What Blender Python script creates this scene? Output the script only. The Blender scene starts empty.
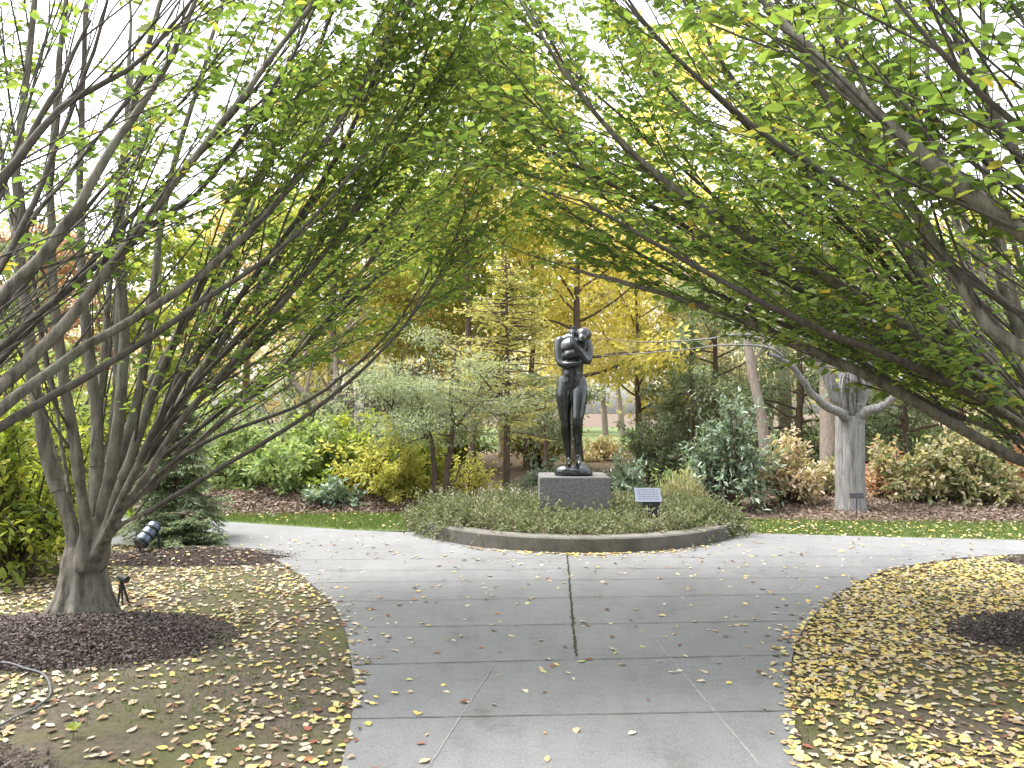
import bpy, bmesh, math, random
import numpy as np
from mathutils import Vector, noise as mnoise

S = bpy.context.scene
COL = S.collection
RNG = np.random.default_rng(7)
random.seed(7)
R = math.radians

# ------------------------------------------------------------------ camera, sky, sun, exposure
FPX, CAMZ, PITCH = 750.0, 1.5, math.atan(28 / 750)
cam_d = bpy.data.cameras.new('camera')
cam = bpy.data.objects.new('camera', cam_d)
COL.objects.link(cam)
cam.location = (0, 0, CAMZ)
cam.rotation_euler = (R(90) + PITCH, 0, 0)
cam_d.sensor_width = 36
cam_d.lens = FPX / 1024 * 36
cam_d.clip_start = 0.05
cam_d.clip_end = 2000
S.camera = cam

SUN_EL, SUN_AZ = R(66), R(-75)          # azimuth from +Y towards +X
W = bpy.data.worlds.new('World')
S.world = W
W.use_nodes = True
wn = W.node_tree.nodes
wl = W.node_tree.links
sky = wn.new('ShaderNodeTexSky')
sky.sky_type = 'NISHITA'
sky.sun_disc = False
sky.sun_elevation = SUN_EL
sky.sun_rotation = SUN_AZ
sky.air_density = 1.0
sky.dust_density = 4.0
hs = wn.new('ShaderNodeHueSaturation')   # an overcast, nearly white sky
hs.inputs['Saturation'].default_value = 0.22
wl.new(sky.outputs[0], hs.inputs['Color'])
wl.new(hs.outputs[0], wn['Background'].inputs[0])
wn['Background'].inputs[1].default_value = 0.15
sd = bpy.data.lights.new('sun', 'SUN')
sd.energy = 1.3
sd.angle = R(25)
sd.color = (1, .95, .88)
sun = bpy.data.objects.new('sun', sd)
COL.objects.link(sun)
sdir = Vector((math.sin(SUN_AZ) * math.cos(SUN_EL), math.cos(SUN_AZ) * math.cos(SUN_EL), math.sin(SUN_EL)))
sun.rotation_euler = sdir.to_track_quat('Z', 'Y').to_euler()
S.view_settings.view_transform = 'Standard'
S.view_settings.look = 'None'
S.view_settings.gamma = 1
S.view_settings.exposure = 2.15
S.render.engine = 'CYCLES'
S.cycles.max_bounces = 7
S.cycles.diffuse_bounces = 4
S.cycles.transmission_bounces = 5
S.cycles.glossy_bounces = 2
S.cycles.transparent_max_bounces = 4
S.cycles.caustics_reflective = False
S.cycles.caustics_refractive = False

# ------------------------------------------------------------------ helpers
CP, SP = math.cos(PITCH), math.sin(PITCH)


def P(px, py, Y):
    """point at distance Y along the view axis' ground direction seen at that place of the photograph"""
    u, v = (px - 512) / FPX, (384 - py) / FPX
    dy, dz = CP - v * SP, SP + v * CP
    return np.array((u / dy * Y, Y, CAMZ + dz / dy * Y))


def G(px, py, z=0.0):
    u, v = (px - 512) / FPX, (384 - py) / FPX
    dy, dz = CP - v * SP, SP + v * CP
    t = (z - CAMZ) / dz
    return np.array((u * t, dy * t, z))


def tag(o, label=None, cat=None, group=None, kind=None):
    if label: o['label'] = label
    if cat: o['category'] = cat
    if group: o['group'] = group
    if kind: o['kind'] = kind
    return o


def link(name, me, m=None, parent=None):
    o = bpy.data.objects.new(name, me)
    COL.objects.link(o)
    if m is not None and me is not None:
        me.materials.append(m)
    if parent is not None:
        o.parent = parent
    return o


def empty(name, loc, label, cat, group=None):
    o = bpy.data.objects.new(name, None)
    COL.objects.link(o)
    o.location = loc
    o.empty_display_size = .1
    return tag(o, label, cat, group)


def mesh_np(name, v, faces, rnd=None, smooth=False):
    """faces: list of (M,k) int arrays; rnd: list of per-face floats"""
    me = bpy.data.meshes.new(name)
    v = np.ascontiguousarray(v, dtype=np.float32)
    me.vertices.add(len(v))
    me.vertices.foreach_set('co', v.ravel())
    loops = np.concatenate([f.ravel() for f in faces]).astype(np.int32)
    sizes = np.concatenate([np.full(len(f), f.shape[1], dtype=np.int32) for f in faces])
    starts = np.concatenate(([0], np.cumsum(sizes)[:-1])).astype(np.int32)
    me.loops.add(len(loops))
    me.loops.foreach_set('vertex_index', loops)
    me.polygons.add(len(sizes))
    me.polygons.foreach_set('loop_start', starts)
    me.polygons.foreach_set('loop_total', sizes)
    me.polygons.foreach_set('use_smooth', np.full(len(sizes), smooth))
    if rnd is not None:
        a = me.attributes.new('tint', 'FLOAT', 'FACE')
        a.data.foreach_set('value', np.ascontiguousarray(rnd, dtype=np.float32))
    me.update(calc_edges=True)
    me.validate()
    return me


def norm(a):
    return a / np.maximum(np.linalg.norm(a, axis=-1, keepdims=True), 1e-9)


class Tubes:
    def __init__(self):
        self.v, self.f, self.n = [], [], 0

    def add(self, pts, rad, sides=6, lobes=0.0, ph=0.0):
        pts = np.asarray(pts, dtype=float)
        k = len(pts)
        rad = np.broadcast_to(np.asarray(rad, dtype=float), (k,))
        t = np.empty_like(pts)
        t[1:-1] = pts[2:] - pts[:-2]
        t[0] = pts[1] - pts[0]
        t[-1] = pts[-1] - pts[-2]
        t = norm(t)
        ref = np.array((0.31, 0.95, 0.05)) if abs(t[:, 2]).mean() > .5 else np.array((0.05, 0.03, 1.))
        a = norm(np.cross(t, ref))
        b = np.cross(t, a)
        ang = np.linspace(0, 2 * np.pi, sides, endpoint=False) + ph
        rr = rad[:, None] * np.ones(sides)[None]
        if lobes:
            rr = rr * (1 + lobes * np.sin(ang * 5 + 1.3)[None] * np.linspace(1, .3, k)[:, None] + lobes * .6 * np.sin(ang * 3)[None])
        ring = pts[:, None] + rr[..., None] * (np.cos(ang)[None, :, None] * a[:, None] + np.sin(ang)[None, :, None] * b[:, None])
        self.v.append(ring.reshape(-1, 3))
        i = np.arange(k - 1)[:, None] * sides
        j = np.arange(sides)[None]
        j2 = (j + 1) % sides
        q = np.stack((i + j, i + j2, i + sides + j2, i + sides + j), -1).reshape(-1, 4) + self.n
        self.f.append(q)
        self.n += k * sides

    def build(self, name, m, parent=None):
        if not self.v: return None
        me = mesh_np(name, np.concatenate(self.v), [np.concatenate(self.f)], smooth=True)
        return link(name, me, m, parent)


def spline(pts, n):
    """Catmull-Rom through pts, n samples evenly in parameter"""
    p = np.asarray(pts, dtype=float)
    p = np.vstack((2 * p[0] - p[1], p, 2 * p[-1] - p[-2]))
    m = len(p) - 3
    u = np.linspace(0, m - 1e-6, n)
    i = u.astype(int)
    t = (u - i)[:, None]
    a, b, c, d = p[i], p[i + 1], p[i + 2], p[i + 3]
    return .5 * ((2 * b) + (c - a) * t + (2 * a - 5 * b + 4 * c - d) * t ** 2 + (3 * b - a - 3 * c + d) * t ** 3)


def leaf_mesh(name, pos, d, nrm, L, Wd, tint, fold=.18, curl=0.0):
    """ovate leaves: two half blades folded on the midrib"""
    d = norm(d)
    s = norm(np.cross(d, nrm))
    n = np.cross(s, d)
    L = np.asarray(L)[:, None]; Wd = np.asarray(Wd)[:, None]
    if np.ndim(curl): curl = np.asarray(curl)[:, None]
    if np.ndim(fold): fold = np.asarray(fold)[:, None]
    b = pos
    tip = pos + d * L - n * L * curl
    up = n * Wd * fold
    l1 = pos + d * L * .32 + s * Wd * .5 + up
    l2 = pos + d * L * .72 + s * Wd * .36 + up * .8 - n * L * curl * .4
    r1 = pos + d * L * .32 - s * Wd * .5 + up
    r2 = pos + d * L * .72 - s * Wd * .36 + up * .8 - n * L * curl * .4
    N = len(pos)
    v = np.stack((b, l1, l2, tip, r2, r1), 1).reshape(-1, 3)
    o = np.arange(N)[:, None] * 6
    f = np.concatenate((o + np.array((0, 3, 2, 1)), o + np.array((0, 5, 4, 3))), 1).reshape(-1, 4)
    return mesh_np(name, v, [f], np.repeat(tint, 2))


def blade_mesh(name, pos, d, nrm, L, Wd, tint):
    """single diamond faces, for needles, grass and far leaves"""
    d = norm(d)
    s = norm(np.cross(d, nrm))
    L = np.asarray(L)[:, None]; Wd = np.asarray(Wd)[:, None]
    v = np.stack((pos, pos + d * L * .4 + s * Wd * .5, pos + d * L, pos + d * L * .4 - s * Wd * .5), 1).reshape(-1, 3)
    f = np.arange(len(pos) * 4).reshape(-1, 4)
    return mesh_np(name, v, [f], tint)


def rnd_dir(n):
    return norm(RNG.normal(size=(n, 3)))


def in_poly(x, y, poly):
    inside = np.zeros(len(x), bool)
    px, py = poly[:, 0], poly[:, 1]
    j = len(poly) - 1
    for i in range(len(poly)):
        c = ((py[i] > y) != (py[j] > y)) & (x < (px[j] - px[i]) * (y - py[i]) / (py[j] - py[i] + 1e-12) + px[i])
        inside ^= c
        j = i
    return inside


def fbm(x, y, sc, seed=0):
    return np.array([mnoise.fractal((a * sc + seed, b * sc - seed, seed * .7), 1.0, 2.0, 3) for a, b in zip(x, y)])


# ------------------------------------------------------------------ materials
class NT:
    def __init__(self, name):
        self.m = bpy.data.materials.new(name)
        self.m.use_nodes = True
        self.t = self.m.node_tree
        self.b = self.t.nodes['Principled BSDF']
        self.out = self.t.nodes['Material Output']

    def new(self, k, **kw):
        n = self.t.nodes.new('ShaderNode' + k)
        for a, v in kw.items(): setattr(n, a, v)
        return n

    def link(self, a, b): self.t.links.new(a, b)

    def noise(self, scale, detail=4, rough=.6, vec=None, stretch=None):
        n = self.new('TexNoise')
        n.inputs['Scale'].default_value = scale
        n.inputs['Detail'].default_value = detail
        n.inputs['Roughness'].default_value = rough
        tc = self.new('TexCoord')
        v = tc.outputs['Object']
        if stretch:
            mp = self.new('Mapping')
            mp.inputs['Scale'].default_value = stretch
            self.link(v, mp.inputs[0]); v = mp.outputs[0]
        self.link(v, n.inputs['Vector'])
        return n.outputs['Fac']

    def ramp(self, fac, stops):
        r = self.new('ValToRGB')
        e = r.color_ramp.elements
        while len(e) < len(stops): e.new(.5)
        for x, (p, c) in zip(e, stops):
            x.position = p
            x.color = (*c, 1) if len(c) == 3 else c
        self.link(fac, r.inputs[0])
        return r.outputs[0]

    def mix(self, fac, a, b, mode='MIX'):
        n = self.new('Mix', data_type='RGBA', blend_type=mode)
        for s, v in ((0, fac), (6, a), (7, b)):
            if hasattr(v, 'is_output') or isinstance(v, bpy.types.NodeSocket): self.link(v, n.inputs[s])
            else: n.inputs[s].default_value = v if s == 0 else (*v, 1)
        return n.outputs[2]

    def bump(self, h, strength=.5, dist=.01):
        n = self.new('Bump')
        n.inputs['Strength'].default_value = strength
        n.inputs['Distance'].default_value = dist
        self.link(h, n.inputs['Height'])
        self.link(n.outputs[0], self.b.inputs['Normal'])

    def set(self, color=None, rough=.8, metal=0, spec=.3):
        if color is not None:
            if isinstance(color, bpy.types.NodeSocket): self.link(color, self.b.inputs['Base Color'])
            else: self.b.inputs['Base Color'].default_value = (*color, 1)
        self.b.inputs['Roughness'].default_value = rough
        self.b.inputs['Metallic'].default_value = metal
        self.b.inputs['Specular IOR Level'].default_value = spec
        return self


def leaf_mat(name, cols, trans=.45, gloss=.5, boost=1.3):
    t = NT(name)
    at = t.new('Attribute', attribute_name='tint')
    k = len(cols)
    c = t.ramp(at.outputs['Fac'], [((i / max(k - 1, 1)), col) for i, col in enumerate(cols)])
    t.set(c, gloss, 0, .35)
    tr = t.new('BsdfTranslucent')
    g = t.mix(1.0, c, (boost, boost * 1.0, boost * .6), 'MULTIPLY')
    t.link(g, tr.inputs[0])
    mx = t.new('MixShader')
    mx.inputs[0].default_value = trans
    t.link(t.b.outputs[0], mx.inputs[1]); t.link(tr.outputs[0], mx.inputs[2])
    t.link(mx.outputs[0], t.out.inputs[0])
    return t.m


def bark_mat(name, c0, c1, c2=None, sc=6, stretch=(1, 1, .18), bump=.6, dist=.012):
    t = NT(name)
    n = t.noise(sc * 6, 6, .65, stretch=stretch)
    c = t.ramp(n, [(.3, c0), (.7, c1)])
    if c2:
        n2 = t.noise(sc * .8, 5, .7)
        c = t.mix(t.ramp(n2, [(.52, (0, 0, 0)), (.66, (.7, .7, .7))]), c, c2)
    t.set(c, .85, 0, .2)
    t.bump(n, bump, dist)
    return t.m


def plain(name, c0, c1, sc=20, rough=.8, metal=0, spec=.3, bump=.2, dist=.004):
    t = NT(name)
    n = t.noise(sc, 6, .65)
    t.set(t.ramp(n, [(.3, c0), (.7, c1)]), rough, metal, spec)
    if bump: t.bump(n, bump, dist)
    return t.m


M = {}
# concrete
t = NT('concrete')
big = t.noise(.55, 5, .6)
mid = t.noise(9, 6, .7)
fine = t.noise(95, 4, .75)
c = t.ramp(big, [(.3, (.142, .144, .147)), (.7, (.195, .198, .203))])
c = t.mix(.5, c, t.ramp(mid, [(.25, (.62, .62, .6)), (.5, (1, 1, 1)), (.8, (1.15, 1.15, 1.15))]), 'MULTIPLY')
st_ = t.noise(2.3, 6, .75)
c = t.mix(.75, c, t.ramp(st_, [(.30, (.58, .57, .54)), (.44, (.92, .92, .91)), (.60, (1, 1, 1)), (.74, (1.18, 1.18, 1.17))]), 'MULTIPLY')
c = t.mix(.8, c, t.ramp(fine, [(.32, (.55, .55, .55)), (.5, (.95, .95, .95)), (.68, (1.3, 1.3, 1.28))]), 'MULTIPLY')
t.set(c, .78, 0, .35)
t.bump(fine, .35, .003)
M['concrete'] = t.m
M['joint'] = plain('joint_dirt', (.05, .048, .04), (.12, .115, .09), 60, .95)
M['pale_line'] = plain('pale_line', (.17, .17, .165), (.26, .26, .25), 30, .9)
M['crack'] = plain('crack_moss', (.012, .014, .008), (.05, .06, .02), 25, .95, bump=.8, dist=.02)
# planter kerb
t = NT('kerb_concrete')
n1, n2 = t.noise(3, 6, .7), t.noise(70, 4, .7)
c = t.ramp(n1, [(.3, (.080, .074, .062)), (.7, (.185, .175, .155))])
c = t.mix(.7, c, t.ramp(n2, [(.3, (.6, .6, .6)), (.65, (1.15, 1.15, 1.15))]), 'MULTIPLY')
t.set(c, .9); t.bump(n2, .6, .006)
M['kerb'] = t.m
# soil, moss lawn
t = NT('moss_soil')
n1, n2, n3 = t.noise(1.1, 6, .65), t.noise(26, 6, .75), t.noise(120, 3, .7)
c = t.ramp(n2, [(.3, (.055, .046, .036)), (.7, (.165, .140, .108))])
g = t.ramp(n3, [(.3, (.055, .06, .022)), (.7, (.16, .165, .065))])
c = t.mix(t.ramp(n1, [(.45, (0, 0, 0)), (.62, (.75, .75, .75))]), c, g)
t.set(c, .95, 0, .15); t.bump(n2, .9, .02)
M['moss'] = t.m
M['soil'] = plain('leafy_soil', (.05, .035, .025), (.16, .115, .08), 14, .95, bump=.8, dist=.03)
t = NT('mulch')
n2, n3 = t.noise(45, 6, .8), t.noise(6, 4, .6)
c = t.ramp(n2, [(.3, (.022, .016, .014)), (.62, (.075, .058, .050)), (.8, (.14, .12, .105))])
t.set(c, .95, 0, .15); t.bump(n2, 1, .03)
M['mulch'] = t.m
M['chip'] = leaf_mat('mulch_chip', [(.025, .018, .016), (.055, .042, .036), (.09, .07, .062), (.17, .145, .13)], 0, .9)
M['red_chip'] = leaf_mat('leaf_mulch', [(.10, .065, .05), (.18, .125, .10), (.28, .22, .18), (.14, .105, .09)], .1, .9)
M['grass'] = leaf_mat('grass_blade', [(.05, .10, .02), (.09, .15, .035), (.14, .19, .05), (.20, .22, .08)], .35, .6)
M['grass_ground'] = plain('grass_ground', (.05, .075, .025), (.13, .17, .05), 30, .95, bump=.6, dist=.02)
M['far_path'] = plain('far_gravel', (.30, .26, .24), (.42, .38, .35), 12, .95)
M['bark'] = bark_mat('hornbeam_bark', (.048, .043, .035), (.24, .22, .178), (.215, .23, .175), 4, (1, 1, .16), 1.0, .02)
M['bark_thin'] = bark_mat('hornbeam_branch_bark', (.040, .037, .030), (.115, .104, .085), None, 5, (1, 1, .5), .4, .006)
M['bark_grey'] = bark_mat('grey_bark', (.13, .125, .12), (.40, .39, .385), (.17, .16, .15), 5, (1, 1, .10), 1.0, .04)
M['bark_brown'] = bark_mat('brown_bark', (.06, .042, .032), (.17, .125, .10), None, 5, (1, 1, .25), .7, .015)
M['bark_pale'] = bark_mat('pale_bark', (.17, .135, .11), (.34, .29, .25), None, 5, (1, 1, .3), .6, .015)
M['stem'] = bark_mat('shrub_stem', (.05, .035, .025), (.13, .10, .075), None, 8)
HB = [(.064, .106, .026), (.098, .160, .040), (.140, .208, .052), (.190, .240, .060), (.28, .26, .06), (.42, .31, .07)]
M['leaf_a'] = leaf_mat('hornbeam_leaf', HB, .6, .5, 1.45)


def ground_leaf_mat(name, cols):
    return leaf_mat(name, cols, .15, .75, 1.1)


# ------------------------------------------------------------------ ground
def sheet(name, poly, z, m, kind='structure', thick=0, parent=None):
    bm = bmesh.new()
    vs = [bm.verts.new((p[0], p[1], z)) for p in poly]
    f = bm.faces.new(vs)
    if f.normal.z < 0: f.normal_flip()
    bm.normal_update()
    if bm.faces[:][0].normal.z < 0: bmesh.ops.reverse_faces(bm, faces=bm.faces[:])
    if thick:
        r = bmesh.ops.extrude_face_region(bm, geom=bm.faces[:])
        ev = [e for e in r['geom'] if isinstance(e, bmesh.types.BMVert)]
        for v in ev: v.co.z = z
        for v in vs: v.co.z = z - thick
        bmesh.ops.recalc_face_normals(bm, faces=bm.faces[:])
    bmesh.ops.triangulate(bm, faces=bm.faces[:])
    me = bpy.data.meshes.new(name)
    bm.to_mesh(me); bm.free()
    o = link(name, me, m, parent)
    if kind: o['kind'] = kind
    return o


sheet('ground', [(-400, -400), (400, -400), (400, 600), (-400, 600)], -.06, M['soil'])

Gp = lambda *l: np.array([G(*p)[:2] for p in l])
left_edge = np.vstack((Gp((240, 549), (265, 556), (295, 571), (330, 601), (345, 629), (352, 664), (355, 694), (341, 768)), [(-.62, 2.2), (-.60, 0), (-.60, -6)]))
left_edge = np.vstack(([(-9, 9.6), (-6.2, 8.95), (-4.2, 8.5)], left_edge))
right_edge = np.vstack((Gp((807, 768), (799, 741), (789, 694), (794, 649), (807, 624), (832, 599), (872, 576), (912, 565), (1024, 554)), [(9, 8.2), (13, 8.4)]))
right_edge = np.vstack(([(1.15, -6), (1.15, 0), (1.17, 2.2)], right_edge))
far_edge = np.vstack(([(13, 9.3)], Gp((1024, 540), (890, 537), (755, 533)), [(.8, 9.5)], Gp((400, 532), (350, 530), (260, 524), (217, 521)), [(-6.2, 10.9), (-9, 11.6)]))
le, re_ = spline(left_edge, 70), spline(right_edge, 70)
path_poly = np.vstack((le[::1], re_, far_edge))[:, :2]
path = sheet('path', path_poly, 0.0, M['concrete'], 'structure', .12)

# lawns either side of the approach, a couple of centimetres below the slab
ll = np.vstack((le[::-1], [(-14, 9.6), (-14, -6)]))[:, :2]
lr = np.vstack((re_, [(14, 8.4), (14, -6)]))[:, :2]


def poly_sheet_big(name, poly, z, m):
    return sheet(name, poly, z, m)


lawn_l = sheet('lawn', ll, -.016, M['moss'])
lawn_r = sheet('lawn', lr, -.016, M['moss'])
far_l_poly = np.vstack((Gp((405, 529), (350, 528), (260, 522), (200, 519)), [(-7, 11.2)], Gp((180, 508), (260, 511), (330, 512), (405, 513))))
sheet('lawn', far_l_poly, -.03, M['grass_ground'])
far_r_poly = np.vstack(([(2.9, 9.35)], Gp((890, 536), (1024, 539)), [(13, 9.35), (13, 10.1)], Gp((1024, 521), (890, 521), (750, 519))))
sheet('lawn', far_r_poly, -.03, M['grass_ground'])
sheet('lawn', [(-14, 30), (24, 30), (30, 75), (-25, 75)], -.045, M['grass_ground'])
sheet('path', [(-7, 13.7), (1.6, 13.4), (2.0, 15.3), (-7, 15.6)], -.04, M['far_path'])


def joint(pts, w, m, z=.004, n=40, wob=.004, name='joint'):
    p = spline(np.array([(*q, 0.) for q in pts]), n) if len(pts) > 2 else np.linspace((*pts[0], 0.), (*pts[1], 0.), n)
    tt = norm(np.gradient(p, axis=0))
    s = np.stack((-tt[:, 1], tt[:, 0], 0 * tt[:, 0]), 1)
    ww = w * (1 + .35 * RNG.normal(size=(n, 1)).clip(-1, 1))
    off = RNG.normal(size=(n, 1)) * wob
    a, b = p + s * (off + ww / 2), p + s * (off - ww / 2)
    v = np.stack((a, b), 1).reshape(-1, 3)
    v[:, 2] = z
    i = np.arange(n - 1)[:, None] * 2
    return link(name, mesh_np(name, v, [i + np.array((0, 1, 3, 2))]), m, path)


def jrow(y, xl, xr, yr=None):
    a, b = G(xl, y), G(xr, yr if yr is not None else y)
    joint((a[:2], b[:2]), .007, M['joint'], wob=.0015)


jrow(719, 352, 791, 711)
jrow(665, 354, 790, 655)
jrow(628, 346, 796, 621)
jrow(602, 330, 812, 594)
jrow(583, 312, 850, 577)
jrow(571, 296, 880, 567)
jrow(560, 276, 960, 556)
joint((G(567, 553)[:2], G(571, 600)[:2], G(576, 657)[:2]), .013, M['crack'], .006, 160, .004)
joint((G(655, 640)[:2], G(762, 768)[:2]), .010, M['pale_line'], .003, wob=.001)
joint((G(492, 668)[:2], G(428, 768)[:2]), .007, M['pale_line'], .003, wob=.001)

# ------------------------------------------------------------------ mulch mounds
MOUNDS = []


def mound(cx, cy, rx, ry, h, chips, m='mulch', cm='chip', rot=0, chipsize=.022):
    n, k = 48, 9
    ang = np.linspace(0, 2 * np.pi, n, endpoint=False)
    wob = 1 + .06 * np.sin(ang * 3 + cx) + .04 * np.sin(ang * 7 + cy)
    v = [(cx, cy, h)]
    for i in range(1, k + 1):
        r = i / k
        z = (h + .03) * (1 - r * r) ** 1.4 - .03
        for a, w in zip(ang, wob):
            x, y = r * rx * w * math.cos(a), r * ry * w * math.sin(a)
            v.append((cx + x, cy + y, z + .012 * mnoise.noise((x * 5, y * 5, cx))))
    v = np.array(v)
    tri = np.array([(0, 1 + j, 1 + (j + 1) % n) for j in range(n)])
    q = np.array([(1 + i * n + j, 1 + (i + 1) * n + j, 1 + (i + 1) * n + (j + 1) % n, 1 + i * n + (j + 1) % n) for i in range(k - 1) for j in range(n)])
    o = link('mulch_bed', mesh_np('mulch_bed', v, [tri, q], smooth=True), M[m])
    o['kind'] = 'structure'
    MOUNDS.append((cx, cy, rx, ry, h))
    r = np.sqrt(RNG.random(chips)) * 1.03
    a = RNG.random(chips) * 2 * np.pi
    x, y = cx + r * rx * np.cos(a), cy + r * ry * np.sin(a)
    z = (h + .03) * (1 - np.minimum(r, 1) ** 2) ** 1.4 - .012
    d = rnd_dir(chips) * np.array((1, 1, .35))
    L = RNG.uniform(.4, 1.5, chips) * chipsize
    me = blade_mesh('mulch_chips', np.stack((x, y, z), 1), d, rnd_dir(chips) * .6 + np.array((0, 0, 1)), L, L * RNG.uniform(.3, .7, chips), RNG.random(chips))
    o = link('mulch_chips', me, M[cm])
    tag(o, None, None, None, 'stuff')
    return o


A0 = np.array((-3.09, 5.46, 0.))
B0 = np.array((-3.15, 2.55, 0.))
C0 = np.array((4.30, 5.30, 0.))
D0 = np.array((3.25, 2.75, 0.))
ch = []
ch.append((mound(-3.05, 5.05, 1.22, .70, .10, 20000), 'dark shredded mulch heaped around the forked grey trunk'))
ch.append((mound(B0[0] + .1, B0[1] + .05, 1.45, 1.0, .10, 20000), 'dark mulch at the bottom left corner of the lawn'))
ch.append((mound(4.25, 5.15, 1.30, .66, .07, 16000), 'dark mulch ring among yellow leaves beside the path'))
ch.append((mound(D0[0], D0[1], 1.15, .75, .08, 12000), 'dark mulch at the bottom right corner'))
ch.append((mound(-3.35, 7.85, 1.25, .55, .07, 5000), 'dark mulch patch under the low juniper'))
ch.append((mound(5.9, 7.6, 1.0, .5, .05, 3000), 'grey mulch at the right edge near the walk'))
ch.append((mound(8.2, 12.2, 5.6, 2.1, .16, 50000, 'soil', 'red_chip', chipsize=.05), 'pinkish brown leaf mulch bank under the grey trunk'))
ch.append((mound(-4.0, 12.4, 4.2, 1.4, .22, 44000, 'soil', 'red_chip', chipsize=.055), 'rusty brown dead bracken litter behind the grass strip'))
for o, l in ch: o['label'] = l


def ground_z(x, y):
    z = np.full(len(x), -.016)
    for cx, cy, rx, ry, h in MOUNDS:
        r = np.sqrt(((x - cx) / rx) ** 2 + ((y - cy) / ry) ** 2)
        z = np.where(r < 1, np.maximum(z, (h + .03) * (1 - np.minimum(r, 1) ** 2) ** 1.4 - .03), z)
    return z


# ------------------------------------------------------------------ grass
def grass(poly, n, h, label, z=-.02, filt=None, tint=(0, 1)):
    lo, hi = poly.min(0), poly.max(0)
    x = RNG.uniform(lo[0], hi[0], n * 2); y = RNG.uniform(lo[1], hi[1], n * 2)
    k = in_poly(x, y, poly)
    x, y = x[k], y[k]
    if filt is not None:
        k = filt(x, y); x, y = x[k], y[k]
    N = len(x)
    d = RNG.normal(size=(N, 3)) * .45 + np.array((0, 0, 1))
    d[:, 2] = abs(d[:, 2])
    me = blade_mesh('grass', np.stack((x, y, np.full(N, z)), 1), d, rnd_dir(N), h * RNG.uniform(.5, 1.3, N), np.full(N, .006 + h * .05), RNG.uniform(*tint, N))
    o = link('grass', me, M['grass'])
    tag(o, label, None, None, 'stuff')


grass(far_l_poly, 16000, .06, 'short green grass strip beyond the left branch of the path')
grass(far_r_poly, 16000, .06, 'short green grass strip beyond the right branch of the path')


def near_grass(poly, n, seed, label, lo, hi):
    bb = np.array([(lo[0], lo[1]), (hi[0], lo[1]), (hi[0], hi[1]), (lo[0], hi[1])])
    grass(bb, n, .030, label, -.018, lambda x, y: in_poly(x, y, poly) & (fbm(x, y, .8, seed) + RNG.normal(size=len(x)) * .12 > .0), (0, .9))


near_grass(ll, 9000, 3, 'thin mossy grass on the left lawn', (-5.5, 2.3), (-.5, 8.8))
near_grass(lr, 8000, 9, 'thin mossy grass on the right lawn', (1.1, 2.3), (5.5, 8.3))

def cone_tube(bm, pts, sides=14):
    """tapered limb through (x,y,z,r), rounded at both ends"""
    p = [np.array(q[:3]) for q in pts]
    rr = [q[3] for q in pts]
    P_ = spline(p, len(p) * 5)
    R_ = np.interp(np.linspace(0, 1, len(P_)), np.linspace(0, 1, len(p)), rr)
    tb = Tubes()
    t0, t1 = norm(P_[1] - P_[0]), norm(P_[-1] - P_[-2])
    pre = [P_[0] - t0 * R_[0] * k for k in (.98, .8, .45)]
    post = [P_[-1] + t1 * R_[-1] * k for k in (.45, .8, .98)]
    c = lambda k: math.sqrt(max(1 - k * k, 0))
    tb.add(np.array(pre + list(P_) + post), np.concatenate(([R_[0] * c(.98), R_[0] * c(.8), R_[0] * c(.45)], R_, [R_[-1] * c(.45), R_[-1] * c(.8), R_[-1] * c(.98)])), sides)
    vs = [bm.verts.new(v) for v in tb.v[0]]
    for f in tb.f[0]: bm.faces.new([vs[i] for i in f])
    bm.faces.new(vs[:sides][::-1]); bm.faces.new(vs[-sides:])


def ell(bm, c, r, rot=(0, 0, 0)):
    from mathutils import Euler, Matrix
    m = Matrix.Translation(c) @ Euler(rot).to_matrix().to_4x4() @ Matrix.Diagonal((*r, 1))
    bmesh.ops.create_icosphere(bm, subdivisions=3, radius=1, matrix=m)


def remeshed(name, bm, m, parent, voxel=.012, smooth=6):
    bmesh.ops.recalc_face_normals(bm, faces=bm.faces[:])
    me = bpy.data.meshes.new(name)
    bm.to_mesh(me); bm.free()
    o = bpy.data.objects.new(name + '_tmp', me)
    COL.objects.link(o)
    md = o.modifiers.new('r', 'REMESH'); md.mode = 'VOXEL'; md.voxel_size = voxel
    sm = o.modifiers.new('s', 'SMOOTH'); sm.iterations = smooth; sm.factor = .5
    dg = bpy.context.evaluated_depsgraph_get()
    me2 = bpy.data.meshes.new_from_object(o.evaluated_get(dg))
    bpy.data.objects.remove(o)
    me2.name = name
    me2.polygons.foreach_set('use_smooth', [True] * len(me2.polygons))
    return link(name, me2, m, parent)


# ------------------------------------------------------------------ hornbeams
CAMP = np.array((0, 0, CAMZ))


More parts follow.
